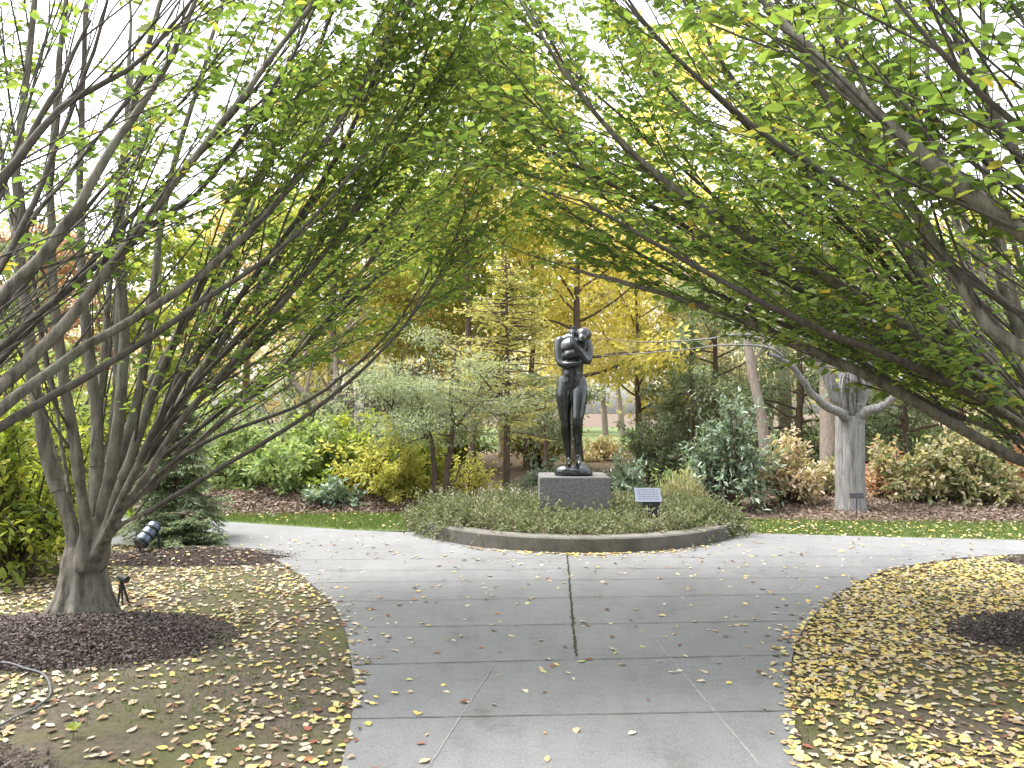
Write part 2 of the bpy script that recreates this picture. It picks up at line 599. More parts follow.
def hornbeam(base, label, stems, nrand, lowslope, zlow, rin, leafp, seed, trunk_r=.165, fork=.75, azr=(0, 360), elr=(52, 82), rs_=.8, twig_gap=.062, br_gap=.165, group='hornbeams lining the approach path'):
    rng = np.random.default_rng(seed)
    root = empty('hornbeam_tree', tuple(base), label, 'tree', group)
    tr, br = Tubes(), Tubes()
    b = base
    bm = bmesh.new()
    tk = trunk_r
    cone_tube(bm, [(0, 0, -.10, tk * 1.25), (0, 0, .08, tk * 1.06), (0, 0, .22, tk * .86), (0, 0, .36, tk * .80), (0, 0, fork * .62, tk * .72)], 24)
    for k in range(11):      # root flares running up as flutes into the stems
        a = 2 * np.pi * k / 11 + rng.normal() * .22
        u = np.array((math.cos(a), math.sin(a), 0))
        q = rng.uniform(.8, 1.3)
        g = tk * .26 * rng.uniform(.8, 1.3)
        cone_tube(bm, [tuple(u * tk * x + (0, 0, z)) + (g * y,) for x, z, y in ((1.7 * q, -.09, .8), (1.3 * q ** .5, .03, 1), (.88, .18, .9), (.70, .36, .75), (.50, fork * .66, .55))], 10)
    allst = []
    for pts, r0 in stems:
        q = [np.array(p) - b for p in pts]
        first = q[0]
        u = first * (1, 1, 0)
        ln = np.linalg.norm(u)
        u = u / max(ln, 1e-6) * min(ln, trunk_r * .75)
        q = [u + np.array((0, 0, min(fork * .55, first[2] * .6)))] + q
        allst.append((spline(q, 26), r0))
    for k in range(nrand):
        az = R(rng.uniform(*azr))
        el = R(rng.uniform(*elr))
        d = np.array((math.cos(az) * math.cos(el), math.sin(az) * math.cos(el), math.sin(el)))
        p = np.array((math.cos(az), math.sin(az), 0)) * trunk_r * .6 + (0, 0, fork * .8)
        pts = [p]
        L = rng.uniform(3.8, 5.6)
        for s in range(12):
            d = norm(d + np.array((0, 0, .02)) + rng.normal(size=3) * .035)
            p = p + d * L / 12
            pts.append(p)
        allst.append((spline(pts, 26), rng.uniform(.032, .062)))
    # side branches, flat twig sprays, leaves
    lp, ld, ln_, ll_, lt = [], [], [], [], []
    up = np.array((0, 0, 1.))
    for pts, r0 in allst:
        n = len(pts)
        r0 = r0 * rs_
        rad = r0 * np.linspace(1, .16, n) ** .8
        rad[:3] *= (1.25, 1.1, 1.03)
        wob = rng.normal(size=(n, 3)) * r0 * .09
        wob[:2] = 0
        pts = pts + wob
        kk = 9
        cone_tube(bm, [tuple(pts[i_]) + (max(rad[i_] * (1.0 - .02 * i_), .014),) for i_ in range(0, kk)], 10)
        (tr if r0 > .032 else br).add(pts[kk - 3:], rad[kk - 3:], 10 if r0 > .04 else 7)
        seg = np.linalg.norm(np.diff(pts, axis=0), axis=1)
        cum = np.concatenate(([0], np.cumsum(seg)))
        L = cum[-1]
        s = rng.uniform(.5, .8)
        while s < L:
            i = min(np.searchsorted(cum, s), n - 1)
            p0 = pts[i - 1] + (pts[i] - pts[i - 1]) * (s - cum[i - 1]) / max(seg[i - 1], 1e-6)
            tg = norm(pts[i] - pts[i - 1])
            f = s / L
            out = norm(np.array((p0[0], p0[1], 0)) + 1e-6)
            d = norm(tg * 1.0 + norm(rng.normal(size=3)) * .42 + out * .12 + up * .12)
            bl = rng.uniform(.6, 1.7) * (1 - .35 * f)
            m = 9
            bp = [p0]
            for q in range(m):
                d = norm(d + out * .015 + rng.normal(size=3) * .035 + up * .012)
                bp.append(bp[-1] + d * bl / m)
            bp = np.array(bp)
            rr = np.linalg.norm(bp[-1, :2])
            s += br_gap * rng.uniform(.6, 1.4)
            if bp[-1, 2] < zlow + lowslope * rr: continue
            w0 = bp + b
            if (np.linalg.norm(w0 - CAMP, axis=1) < 1.1).any(): continue
            if rr < rin + .15 and rng.random() < .62: continue
            rb = min(max(r0 * (1 - .8 * f) * .32, .0045), .012)
            br.add(bp, np.linspace(rb, .003, m + 1), 5)
            pl = leafp * rng.choice((.1, .6, 1., 1.25)) * float(np.clip((rr - rin) / 1.1, .10, 1)) 
            # twigs
            tpos = rng.uniform(.15, .3)
            sd_ = 1
            while tpos < 1.0:
                j = min(int(tpos * m), m - 1)
                tp = bp[j] + (bp[j + 1] - bp[j]) * (tpos * m - j)
                td = norm(bp[j + 1] - bp[j])
                side = norm(np.cross(td, up)) * sd_
                sd_ = -sd_
                tpos += twig_gap / bl * rng.uniform(.7, 1.3)
                if rng.random() > pl: continue
                tl = rng.uniform(.16, .42)
                dd = norm(td * .75 + side * .8 + rng.normal(size=3) * .15 + np.array((0, 0, -.06)))
                if tp[2] < zlow + lowslope * np.linalg.norm(tp[:2]): continue
                e = tp + dd * tl
                br.add(np.array((tp, tp + dd * tl * .5 + up * .01, e)), np.array((.0032, .0025, .0015)), 3)
                nl = max(int(tl / .038), 3)
                fr = (np.arange(nl) + .6) / nl
                sg = np.where(np.arange(nl) % 2, 1., -1.)
                s2 = norm(np.cross(dd, up))
                lp.append(tp + dd * tl * fr[:, None])
                ld.append(dd * .7 + s2 * sg[:, None] * .75 + rng.normal(size=(nl, 3)) * .22 + np.array((0, 0, -.12)))
                ln_.append(up + rng.normal(size=(nl, 3)) * .55 + dd * .25)
                ll_.append(rng.uniform(.036, .084, nl))
                tt = rng.normal(.36, .13)
                lt.append(np.clip(tt + rng.normal(size=nl) * .10 + (rng.random(nl) < .03) * .4, 0, 1))
    lp = np.concatenate(lp); ld = np.concatenate(ld); ln_ = np.concatenate(ln_); ll_ = np.concatenate(ll_); lt = np.concatenate(lt)
    k = np.linalg.norm(lp + b - CAMP, axis=1) > .95
    lp, ld, ln_, ll_, lt = lp[k], ld[k], ln_[k], ll_[k], lt[k]
    low = remeshed('trunk', bm, M['bark'], root, .013, 9)
    me = low.data
    nv = len(me.vertices)
    v0 = np.empty(nv * 3, dtype=np.float32); me.vertices.foreach_get('co', v0)
    lt_ = np.empty(len(me.polygons), dtype=np.int32); me.polygons.foreach_get('loop_total', lt_)
    li = np.empty(len(me.loops), dtype=np.int32); me.loops.foreach_get('vertex_index', li)
    assert (lt_ == 4).all()
    fs = [li.reshape(-1, 4)]
    vs_ = [v0.reshape(-1, 3)]
    if tr.v:
        vs_.append(np.concatenate(tr.v)); fs.append(np.concatenate(tr.f) + nv)
    m2 = mesh_np('trunk', np.concatenate(vs_), fs, smooth=True)
    m2.materials.append(M['bark'])
    low.data = m2
    bpy.data.meshes.remove(me)
    br.build('branches', M['bark_thin'], root)
    link('crown', leaf_mesh('crown', lp, ld, ln_, ll_, ll_ * rng.uniform(.46, .64, len(ll_)), lt, rng.uniform(.0, .34, len(ll_)), rng.uniform(-.06, .34, len(ll_))), M['leaf_a'], root)
    print('hornbeam', len(allst), 'stems', len(lp), 'leaves')
    return root


def st(r, *pts): return ([P(*p) for p in pts], r)


hornbeam(A0, 'many stemmed grey hornbeam with a fluted trunk rising from the mulch mound', [
    st(.088, (72, 530, 5.42), (52, 470, 5.38), (36, 400, 5.35), (24, 300, 5.3), (16, 180, 5.3), (30, 40, 5.3), (45, -80, 5.3)),
    st(.072, (84, 515, 5.3), (72, 430, 5.2), (57, 330, 5.1), (50, 200, 5.1), (60, 60, 5.1), (75, -80, 5.1)),
    st(.080, (95, 500, 5.55), (97, 420, 5.65), (86, 330, 5.7), (80, 230, 5.8), (82, 100, 5.8), (90, -60, 5.8)),
    st(.075, (105, 500, 5.35), (120, 410, 5.35), (124, 320, 5.35), (118, 200, 5.3), (140, 80, 5.3), (180, -60, 5.3)),
    st(.070, (110, 500, 5.7), (138, 400, 5.9), (152, 300, 6), (165, 200, 6.1), (200, 80, 6.2), (240, -60, 6.2)),
    st(.062, (112, 510, 5.25), (140, 430, 5.15), (180, 330, 5.05), (235, 220, 5), (300, 90, 5), (350, -30, 5)),
    st(.066, (115, 512, 5.45), (160, 430, 5.55), (215, 350, 5.65), (290, 240, 5.75), (360, 110, 5.8), (410, -20, 5.8)),
    st(.050, (116, 520, 5.2), (150, 470, 5.1), (190, 410, 5.05), (260, 330, 5.0), (340, 230, 5), (400, 120, 5), (440, 10, 5)),
    st(.050, (112, 520, 5.6), (140, 495, 5.7), (200, 440, 5.9), (290, 360, 6.1), (370, 260, 6.3), (430, 140, 6.4), (470, 30, 6.4)),
    st(.034, (118, 528, 5.2), (160, 505, 5.1), (220, 468, 5.0), (300, 420, 4.95), (360, 372, 4.9), (410, 318, 4.9), (455, 250, 4.9)),
    st(.030, (122, 515, 5.3), (165, 470, 5.3), (215, 437, 5.3), (300, 405, 5.3), (350, 370, 5.3), (395, 325, 5.3), (430, 270, 5.3)),
    st(.045, (118, 505, 5.1), (170, 400, 4.95), (230, 310, 4.85), (310, 200, 4.8), (370, 90, 4.8), (410, -20, 4.8)),
    st(.050, (100, 500, 5.8), (150, 380, 6.3), (230, 260, 6.6), (320, 130, 6.8), (390, 0, 7)),
    st(.036, (115, 500, 5.6), (180, 400, 6.2), (270, 300, 6.6), (360, 190, 7.0), (440, 90, 7.2), (500, -20, 7.3)),
    st(.034, (115, 500, 5.5), (190, 390, 5.3), (290, 290, 5.2), (380, 180, 5.2), (450, 60, 5.2), (480, -20, 5.2)),
    st(.034, (115, 500, 5.6), (210, 420, 6.0), (310, 340, 6.4), (400, 250, 6.7), (470, 150, 7.0), (510, 60, 7.1)),
    st(.038, (118, 500, 5.5), (185, 415, 5.6), (260, 345, 5.7), (340, 265, 5.8), (420, 180, 5.9), (480, 80, 6)),
], 6, .60, .74, 1.2, .95, 11, azr=(15, 175), elr=(66, 84), rs_=.70)
hornbeam(B0, 'nearer hornbeam whose long bare stems sweep in from the left edge', [
    st(.060, (-120, 470, 3.0), (0, 385, 3.5), (70, 318, 3.7), (150, 215, 3.9), (240, 100, 4.1), (330, -20, 4.2)),
    st(.055, (-120, 430, 3.0), (0, 300, 3.4), (60, 235, 3.5), (110, 150, 3.6), (170, 60, 3.7), (210, -40, 3.7)),
    st(.050, (-100, 500, 3.1), (0, 410, 3.6), (80, 350, 3.9), (180, 290, 4.1), (270, 210, 4.3), (360, 90, 4.5), (420, -20, 4.6)),
    st(.042, (-120, 520, 3.1), (0, 428, 3.5), (90, 375, 3.8), (190, 310, 4.0), (290, 240, 4.2), (360, 165, 4.3)),
    st(.040, (-150, 380, 2.9), (-10, 200, 3.2), (40, 120, 3.3), (90, 20, 3.4)),
    st(.034, (-150, 330, 2.8), (0, 180, 3.0), (60, 110, 3.1), (140, 60, 3.2), (200, -10, 3.3)),
    st(.036, (-100, 460, 3.2), (10, 350, 3.9), (120, 230, 4.3), (220, 130, 4.7), (310, 20, 5)),
    st(.030, (-100, 420, 3.1), (10, 250, 3.6), (60, 140, 3.8), (100, 30, 3.9), (120, -60, 4)),
    st(.026, (-100, 400, 3.2), (0, 260, 3.9), (80, 160, 4.3), (170, 40, 4.6), (210, -40, 4.7)),
    st(.026, (-100, 420, 3.3), (20, 290, 4.2), (110, 180, 4.7), (200, 80, 5.1), (270, -20, 5.3)),
    st(.024, (-100, 360, 3.2), (-10, 220, 3.8), (30, 100, 4.1), (60, -20, 4.2)),
    st(.034, (-100, 440, 3.2), (20, 330, 3.7), (130, 240, 4.0), (210, 180, 4.2), (290, 60, 4.4), (330, -30, 4.5)),
], 7, .66, 1.05, 1.6, .62, 23, azr=(60, 300), rs_=.72)
hornbeam(C0, 'spreading hornbeam whose low limbs reach over the path from the right edge', [
    st(.062, (1045, 475, 5.2), (1024, 462, 5.1), (960, 428, 5.0), (880, 383, 4.9), (800, 345, 4.9), (720, 312, 4.95), (640, 288, 5.0), (570, 268, 5.1)),
    st(.060, (1050, 450, 5.4), (940, 378, 5.4), (860, 320, 5.45), (770, 265, 5.5), (680, 200, 5.6), (600, 120, 5.7), (550, 40, 5.7)),
    st(.085, (1045, 430, 5.2), (962, 342, 5.1), (932, 300, 5.1), (892, 210, 5.1), (860, 120, 5.1), (840, 0, 5.1)),
    st(.062, (1060, 440, 5.6), (985, 310, 5.8), (950, 200, 6.0), (930, 100, 6.1), (920, -50, 6.1)),
    st(.046, (1045, 430, 5.0), (930, 342, 4.6), (840, 285, 4.5), (740, 232, 4.4), (640, 160, 4.4), (570, 80, 4.4), (520, 0, 4.4)),
    st(.062, (1060, 420, 5.3), (1010, 310, 5.2), (990, 200, 5.1), (985, 85, 5.1), (980, -60, 5.1)),
    st(.045, (1045, 440, 5.7), (930, 370, 6.2), (820, 310, 6.5), (700, 250, 6.8), (590, 190, 7.0), (520, 130, 7.1)),
    st(.046, (1040, 420, 5.2), (900, 265, 5.3), (800, 165, 5.4), (720, 60, 5.5), (660, -40, 5.5)),
    st(.040, (1040, 455, 5.3), (930, 405, 5.5), (840, 350, 5.7), (740, 305, 5.8), (660, 265, 5.9), (590, 225, 6), (530, 190, 6)),
    st(.040, (1040, 440, 4.9), (920, 370, 4.4), (820, 330, 4.2), (730, 285, 4.1), (650, 240, 4.1), (580, 200, 4.1)),
    st(.040, (1040, 430, 5.6), (880, 280, 6.0), (760, 180, 6.4), (660, 80, 6.6), (600, -20, 6.7)),
    st(.036, (1045, 430, 5.5), (900, 330, 6.2), (780, 250, 6.8), (660, 150, 7.2), (560, 60, 7.5), (500, -10, 7.6)),
    st(.036, (1045, 430, 5.5), (880, 320, 5.9), (760, 240, 6.2), (640, 180, 6.4), (540, 110, 6.5), (490, 50, 6.5)),
    st(.034, (1045, 440, 5.2), (900, 340, 5.0), (770, 275, 4.9), (650, 205, 4.9), (550, 150, 4.9), (500, 100, 4.9)),
    st(.034, (1045, 430, 5.4), (860, 240, 5.6), (740, 120, 5.8), (640, 20, 5.9), (590, -60, 6)),
    st(.034, (1045, 430, 5.7), (900, 300, 6.6), (790, 200, 7.2), (690, 110, 7.6), (610, 10, 7.8)),
], 8, .40, .90, 1.3, 1.05, 37, trunk_r=.24, azr=(40, 320), rs_=.78)
hornbeam(D0, 'nearest hornbeam with thick limbs crossing the upper right corner', [
    st(.068, (1200, 340, 2.8), (1024, 232, 2.95), (930, 160, 3.0), (850, 90, 3.1), (770, 8, 3.2), (700, -70, 3.3)),
    st(.052, (1200, 450, 3.0), (1012, 345, 3.35), (942, 255, 3.5), (882, 165, 3.6), (842, 125, 3.65), (792, 30, 3.7), (750, -60, 3.7)),
    st(.022, (1200, 250, 2.5), (1024, 130, 2.4), (940, 52, 2.3), (880, -20, 2.3)),
    st(.030, (1200, 300, 2.9), (1024, 190, 3.2), (900, 90, 3.5), (830, 30, 3.6), (780, -30, 3.7)),
    st(.036, (1200, 420, 3.1), (1000, 300, 3.8), (880, 210, 4.2), (760, 130, 4.4), (660, 40, 4.6), (600, -40, 4.7)),
], 9, .52, 1.5, .9, .8, 51, trunk_r=.24, azr=(-60, 200), rs_=.75)

# ------------------------------------------------------------------ planter, ground cover, pedestal, statue, plaque
PC = np.array((.82, 10.14))
PR = 2.10


def ring_wall(name, r0, r1, z0, z1, m, parent=None, n=96):
    ang = np.linspace(0, 2 * np.pi, n, endpoint=False)
    prof = [(r0, z0), (r0, z1 - .015), (r0 - .015, z1), (r1 + .01, z1), (r1, z1 - .01), (r1, z0)]
    k = len(prof)
    v = np.array([(r * math.cos(a), r * math.sin(a), z) for a in ang for r, z in prof])
    q = np.array([(i * k + j, ((i + 1) % n) * k + j, ((i + 1) % n) * k + j + 1, i * k + j + 1) for i in range(n) for j in range(k - 1)])
    return link(name, mesh_np(name, v, [q]), m, parent)


pl = empty('round_planter', (PC[0], PC[1], 0), 'low round concrete planter ring around the pedestal', 'planter')
ring_wall('kerb', PR, PR - .22, -.02, .16, M['kerb'], pl)
a = np.linspace(0, 2 * np.pi, 64, endpoint=False)
sv = np.vstack(([(0, 0, .16)], np.stack(((PR - .2) * np.cos(a), (PR - .2) * np.sin(a), np.full(64, .10)), 1)))
link('soil', mesh_np('soil', sv, [np.array([(0, 1 + i, 1 + (i + 1) % 64) for i in range(64)])]), M['soil'], pl)

M['cover'] = leaf_mat('ground_cover_leaf', [(.09, .12, .05), (.15, .18, .08), (.21, .24, .13), (.31, .32, .22), (.36, .31, .24)], .3, .7)
# ground cover: fine sprigs over the bed, hanging over the kerb at both ends
N = 6000
r = np.sqrt(RNG.random(N)) * (PR - .2)
th = RNG.random(N) * 2 * np.pi
th[:2200] = np.where(RNG.random(2200) < .5, np.pi + .26, -.32) + RNG.normal(size=2200) * .26
r[:2200] = PR - .46 + RNG.random(2200) * .36
x, y = r * np.cos(th), r * np.sin(th)
hh = np.clip(.20 + .13 * fbm(x, y, 1.6, 5), .09, .42)
tb = Tubes()
LP, LD, LL, LTi = [], [], [], []
for i in range(N):
    u = norm(np.array((x[i], y[i], 0)) + 1e-6)
    edge = r[i] > PR - .32 and (i < 2200 or math.sin(th[i]) > -.3)
    d = norm(u * (.7 if edge else .12) + RNG.normal(size=3) * .38 + np.array((0, 0, .75 if not edge else .5)))
    p = np.array((x[i], y[i], .12))
    pts = [p]
    l = hh[i] * RNG.uniform(.5, 1.5) * (1.15 if edge else 1)
    for s in range(5):
        d = norm(d + np.array((0, 0, -.22 if edge else -.02)) + RNG.normal(size=3) * .14)
        p = p + d * l / 5
        pts.append(p)
    pts = np.array(pts)
    tb.add(pts, np.linspace(.003, .0012, 6), 3)
    nl = 22
    fi = RNG.uniform(.8, 4.99, nl)
    ii = fi.astype(int)
    LP.append(pts[ii] + (pts[ii + 1] - pts[ii]) * (fi - ii)[:, None])
    LD.append(d + RNG.normal(size=(nl, 3)) * .8)
    LL.append(RNG.uniform(.018, .042, nl))
    LTi.append(np.clip(RNG.normal(.45, .1) + RNG.normal(size=nl) * .18 + .25 * fbm(x[i:i + 1], y[i:i + 1], 1.8, 2), 0, 1))
LP = np.concatenate(LP); LD = np.concatenate(LD); LL = np.concatenate(LL); LTi = np.concatenate(LTi)
gc = link('ground_cover', blade_mesh('ground_cover', LP, LD, rnd_dir(len(LP)), LL, LL * .6, LTi), M['cover'])
gc.location = (PC[0], PC[1], 0)
tag(gc, 'low grey green ground cover filling the round planter and spilling over its ends', None, None, 'stuff')
tb.build('twigs', M['stem'], gc)


def bevel_box(name, sx, sy, sz, m, parent=None, loc=(0, 0, 0), bev=.01, rot=(0, 0, 0), seg=2):
    bm = bmesh.new()
    bmesh.ops.create_cube(bm, size=1)
    for v in bm.verts: v.co = Vector((v.co.x * sx, v.co.y * sy, v.co.z * sz))
    bmesh.ops.bevel(bm, geom=bm.edges[:], offset=bev, segments=seg, affect='EDGES')
    me = bpy.data.meshes.new(name)
    bm.to_mesh(me); bm.free()
    o = link(name, me, m, parent)
    o.location = loc; o.rotation_euler = rot
    return o


t = NT('granite')
n1, n2 = t.noise(55, 3, .8), t.noise(110, 2, .8)
c = t.mix(.6, t.ramp(n1, [(.38, (.03, .03, .033)), (.5, (.13, .127, .13)), (.65, (.28, .27, .27))]), t.ramp(n2, [(.4, (.06, .06, .066)), (.6, (.24, .235, .235))]))
t.set(c, .45, 0, .5)
M['granite'] = t.m
SX, SY = .83, 10.25
ped = bevel_box('pedestal', .93, .86, .76, M['granite'], None, (SX, SY, .12 + .38), .012)
tag(ped, 'square grey granite pedestal under the dark bronze figure', 'pedestal')
PT = .88 - .0
ped.location.z = .645 - .38
PT = .645

t = NT('bronze')
n1, n2 = t.noise(5, 5, .65), t.noise(30, 4, .6)
c = t.ramp(n1, [(.35, (.004, .0055, .0065)), (.62, (.012, .017, .020)), (.8, (.04, .062, .068))])
t.set(c, .3, .2, .8)
t.b.inputs['Coat Weight'].default_value = .25
t.b.inputs['Coat Roughness'].default_value = .22
t.link(t.ramp(n2, [(.3, (.17, .17, .17)), (.7, (.30, .30, .30))]), t.b.inputs['Roughness'])
t.bump(n2, .10, .010)
M['bronze'] = t.m


statue = empty('bronze_statue', (SX, SY - .02, PT), 'dark bronze standing nude figure with folded arms and bowed head on the granite pedestal', 'statue')
# the cast rock it stands on
bm = bmesh.new()
ell(bm, (0, 0, .05), (.27, .25, .11)); ell(bm, (-.10, -.06, .05), (.17, .18, .11)); ell(bm, (.09, .02, .06), (.16, .18, .13)); ell(bm, (.14, -.1, .03), (.12, .12, .08))
bmesh.ops.bisect_plane(bm, geom=bm.verts[:] + bm.edges[:] + bm.faces[:], plane_co=(0, 0, 0.001), plane_no=(0, 0, -1), clear_outer=True)
be = [e for e in bm.edges if e.is_boundary]
bmesh.ops.edgeloop_fill(bm, edges=be)
remeshed('rock_base', bm, M['bronze'], statue, .018, 3)
bm = bmesh.new()
Z0 = .15
B = lambda x, y, z, r: (x, y, z + Z0, r)
# legs: standing leg and slightly bent leg on the higher rock
cone_tube(bm, [B(-.095, .02, 1.04, .112), B(-.112, 0, .88, .112), B(-.104, -.02, .66, .084), B(-.092, -.03, .53, .068), B(-.086, .02, .38, .068), B(-.068, .04, .20, .047), B(-.054, .04, .07, .037)])
cone_tube(bm, [B(.080, .02, 1.04, .110), B(.082, -.06, .88, .110), B(.062, -.13, .67, .084), B(.048, -.16, .56, .068), B(.054, -.10, .42, .068), B(.062, -.04, .26, .047), B(.064, -.03, .12, .038)])
cone_tube(bm, [B(-.052, .06, .03, .036), B(-.055, -.04, .025, .036), B(-.060, -.12, .012, .030), B(-.062, -.17, .002, .020)], 12)
cone_tube(bm, [B(.062, -.01, .07, .036), B(.064, -.10, .065, .038), B(.064, -.18, .035, .032), B(.062, -.235, .012, .022)], 12)
# pelvis, belly, chest
ell(bm, (-.01, .02, 1.06 + Z0), (.195, .13, .14)); ell(bm, (-.09, .09, 1.04 + Z0), (.10, .09, .12)); ell(bm, (.08, .09, 1.04 + Z0), (.10, .09, .12))
cone_tube(bm, [B(-.01, .01, 1.06, .15), B(-.005, 0, 1.20, .140), B(.0, .0, 1.34, .145), B(.005, .01, 1.46, .155)], 18)
ell(bm, (.005, .01, 1.47 + Z0), (.19, .125, .18)); ell(bm, (.01, .045, 1.56 + Z0), (.20, .10, .10))
ell(bm, (-.01, -.075, 1.16 + Z0), (.11, .065, .11))
# neck, head bowed low onto the folded arms, hair gathered behind
cone_tube(bm, [B(.03, .02, 1.56, .080), B(.075, -.02, 1.62, .072), B(.11, -.06, 1.64, .066)])
ell(bm, (.120, -.095, 1.665 + Z0), (.088, .112, .098), (.9, .35, .2)); ell(bm, (.100, -.165, 1.600 + Z0), (.060, .062, .076), (.95, .25, .2))
ell(bm, (.088, -.222, 1.585 + Z0), (.014, .022, .026), (.9, .2, .2))
ell(bm, (.185, -.04, 1.68 + Z0), (.062, .07, .062)); ell(bm, (.140, -.055, 1.710 + Z0), (.085, .098, .066))
cone_tube(bm, [B(-.15, .03, 1.585, .07), B(-.04, .02, 1.62, .085), B(.07, .0, 1.63, .085), B(.17, .03, 1.575, .07)])
ell(bm, (.0, -.05, 1.50 + Z0), (.165, .115, .13)); ell(bm, (.06, -.09, 1.56 + Z0), (.10, .09, .09))
# shoulders and folded arms, pressed to the chest
cone_tube(bm, [B(-.165, .02, 1.59, .078), B(-.185, -.03, 1.46, .066), B(-.172, -.075, 1.34, .056), B(-.14, -.115, 1.285, .050), B(-.05, -.155, 1.275, .046), B(.07, -.155, 1.295, .040), B(.14, -.125, 1.32, .034)])
cone_tube(bm, [B(.185, .02, 1.57, .078), B(.200, -.04, 1.46, .066), B(.192, -.10, 1.36, .056), B(.16, -.150, 1.33, .050), B(.09, -.190, 1.42, .048), B(.01, -.180, 1.54, .042), B(-.02, -.150, 1.63, .036)])
cone_tube(bm, [B(-.06, -.10, 1.40, .075), B(.04, -.11, 1.42, .08), B(.10, -.10, 1.40, .075)])


def hand(w, d, side, s=1.0):
    d = norm(np.array(d, float)); side = norm(np.array(side, float)); w = np.array(w, float)
    nn = np.cross(d, side)
    cone_tube(bm, [(*(w), .028 * s), (*(w + d * .05), .034 * s), (*(w + d * .08), .030 * s)], 10)
    for k in range(4):
        o = w + d * .075 + side * (k - 1.5) * .021
        L = (.058, .072, .066, .050)[k]
        cone_tube(bm, [(*o, .0135), (*(o + d * L * .5 - nn * .006), .0125), (*(o + d * L - nn * .022), .0105)], 8)
    o = w + d * .03 - side * .03
    cone_tube(bm, [(*o, .015), (*(o + d * .03 - side * .020), .0135), (*(o + d * .055 - side * .026), .011)], 8)


hand((.15, -.12, 1.325 + Z0), (.75, .60, .2), (0, -.3, 1))
hand((-.02, -.145, 1.64 + Z0), (.25, .35, .9), (1, .1, -.2))
fig = remeshed('figure', bm, M['bronze'], statue, .0105, 4)
fig.scale = (1.04, 1.04, 1.045)

# interpretive plaque on its block
t = NT('plaque_metal')
t.set((.15, .17, .215), .55, .3, .4)
M['plaque'] = t.m
M['dark_block'] = plain('dark_block', (.035, .037, .042), (.075, .08, .088), 40, .6)
M['letter'] = plain('letter_ink', (.05, .055, .07), (.09, .10, .12), 20, .7)
lx, ly = P(648, 500, 9.1)[:2]
lec = empty('plaque_stand', (lx, ly, 0), 'small silver sloping plaque on a dark block in the planter', 'sign')
bevel_box('block', .20, .13, .44, M['dark_block'], lec, (.035, .03, .22 + .02), .006)
pa = bevel_box('plaque', .315, .21, .022, M['plaque'], lec, (0, 0, .495), .004, (R(48), 0, 0))
rng = random.Random(4)
bm = bmesh.new()
for row in range(5):
    x0 = -.125
    while x0 < .11:
        wlen = rng.uniform(.02, .05)
        x1 = min(x0 + wlen, .125)
        yy = .07 - row * .034
        vs = [bm.verts.new((q, yy + h, .0128)) for q, h in ((x0, 0), (x1, 0), (x1, .012), (x0, .012))]
        bm.faces.new(vs)
        x0 = x1 + .012
    if rng.random() < .4: pass
me = bpy.data.meshes.new('lettering'); bm.to_mesh(me); bm.free()
link('lettering', me, M['letter'], pa)

# ------------------------------------------------------------------ grey tree on the right and its name sign
def limb_tree(name, base, label, trunk, limbs, mt, group=None, sides=14, cat='tree', lobes=.05):
    root = empty(name, tuple(base), label, cat, group)
    tb = Tubes()
    p, r = trunk
    tb.add(spline(np.array(p) - base, 16), np.interp(np.linspace(0, 1, 16), np.linspace(0, 1, len(r)), r), sides, lobes)
    tb.build('trunk', mt, root)
    tb = Tubes()
    for pts, r0, r1 in limbs:
        q = spline(np.array(pts) - base, 16)
        q[2:] += RNG.normal(size=(14, 3)) * r0 * .12
        tb.add(q, np.linspace(r0, r1, 16), 9)
    tb.build('limb', mt, root)
    return root, tb


gY = 11.3
gb = P(851, 514, gY); gb[2] = .12
gl = []
for pts, r0, r1 in [
    ([(850, 425, gY), (842, 414, gY - .2), (822, 404, gY - .4), (806, 386, gY - .6), (790, 364, gY - .8), (768, 352, gY - .9)], .078, .03),
    ([(790, 364, gY - .8), (770, 348, gY - .9), (730, 345, gY - 1), (680, 350, gY - 1), (600, 356, gY - 1)], .02, .005),
    ([(786, 360, gY - .8), (750, 335, gY - .8), (700, 340, gY - .8), (640, 342, gY - .8), (600, 338, gY - .8)], .018, .004),
    ([(852, 425, gY), (866, 412, gY - .2), (882, 407, gY - .3), (892, 397, gY - .4), (905, 375, gY - .4)], .085, .04),
    ([(848, 420, gY), (838, 400, gY), (826, 374, gY), (808, 340, gY), (800, 280, gY)], .11, .05),
    ([(850, 420, gY), (846, 390, gY), (844, 360, gY), (836, 300, gY)], .12, .06),
    ([(854, 420, gY), (862, 395, gY), (868, 365, gY), (880, 300, gY)], .12, .06),
    ([(853, 420, gY + .2), (855, 390, gY + .3), (856, 350, gY + .4), (858, 260, gY + .5)], .16, .08),
]:
    gl.append(([P(*p) for p in pts], r0, r1))
for k in range(26):
    a0 = RNG.uniform(838, 866)
    gl.append(([P(850 + (a0 - 850) * .7, RNG.uniform(395, 415), gY - .1), P(a0, 380, gY + RNG.normal() * .2), P(a0 + RNG.normal() * 12, 345, gY + RNG.normal() * .3), P(a0 + RNG.normal() * 22, 310, gY)], .028, .006))
limb_tree('grey_barked_tree', gb, 'pale grey fissured trunk with two bare upturned arms in the mulch bank', ([gb + (0, 0, -.1), gb + (0, 0, .1), P(850, 470, gY), P(850, 440, gY), P(850, 416, gY)], [.225, .21, .205, .20, .205]), gl, M['bark_grey'], sides=28)
kb = P(857, 515, 10.75)
ts = empty('tree_label', (kb[0], kb[1], .1), 'small dark name plate on a thin stake before the grey trunk', 'sign')
bevel_box('plate', .20, .012, .075, M['dark_block'], ts, (0, 0, .205), .003, (R(-12), 0, 0))
tb = Tubes(); tb.add(np.array([(0, .012, -.1), (0, .012, .1), (0, .012, .19)]), .007, 8); tb.build('stake', M['dark_block'], ts)

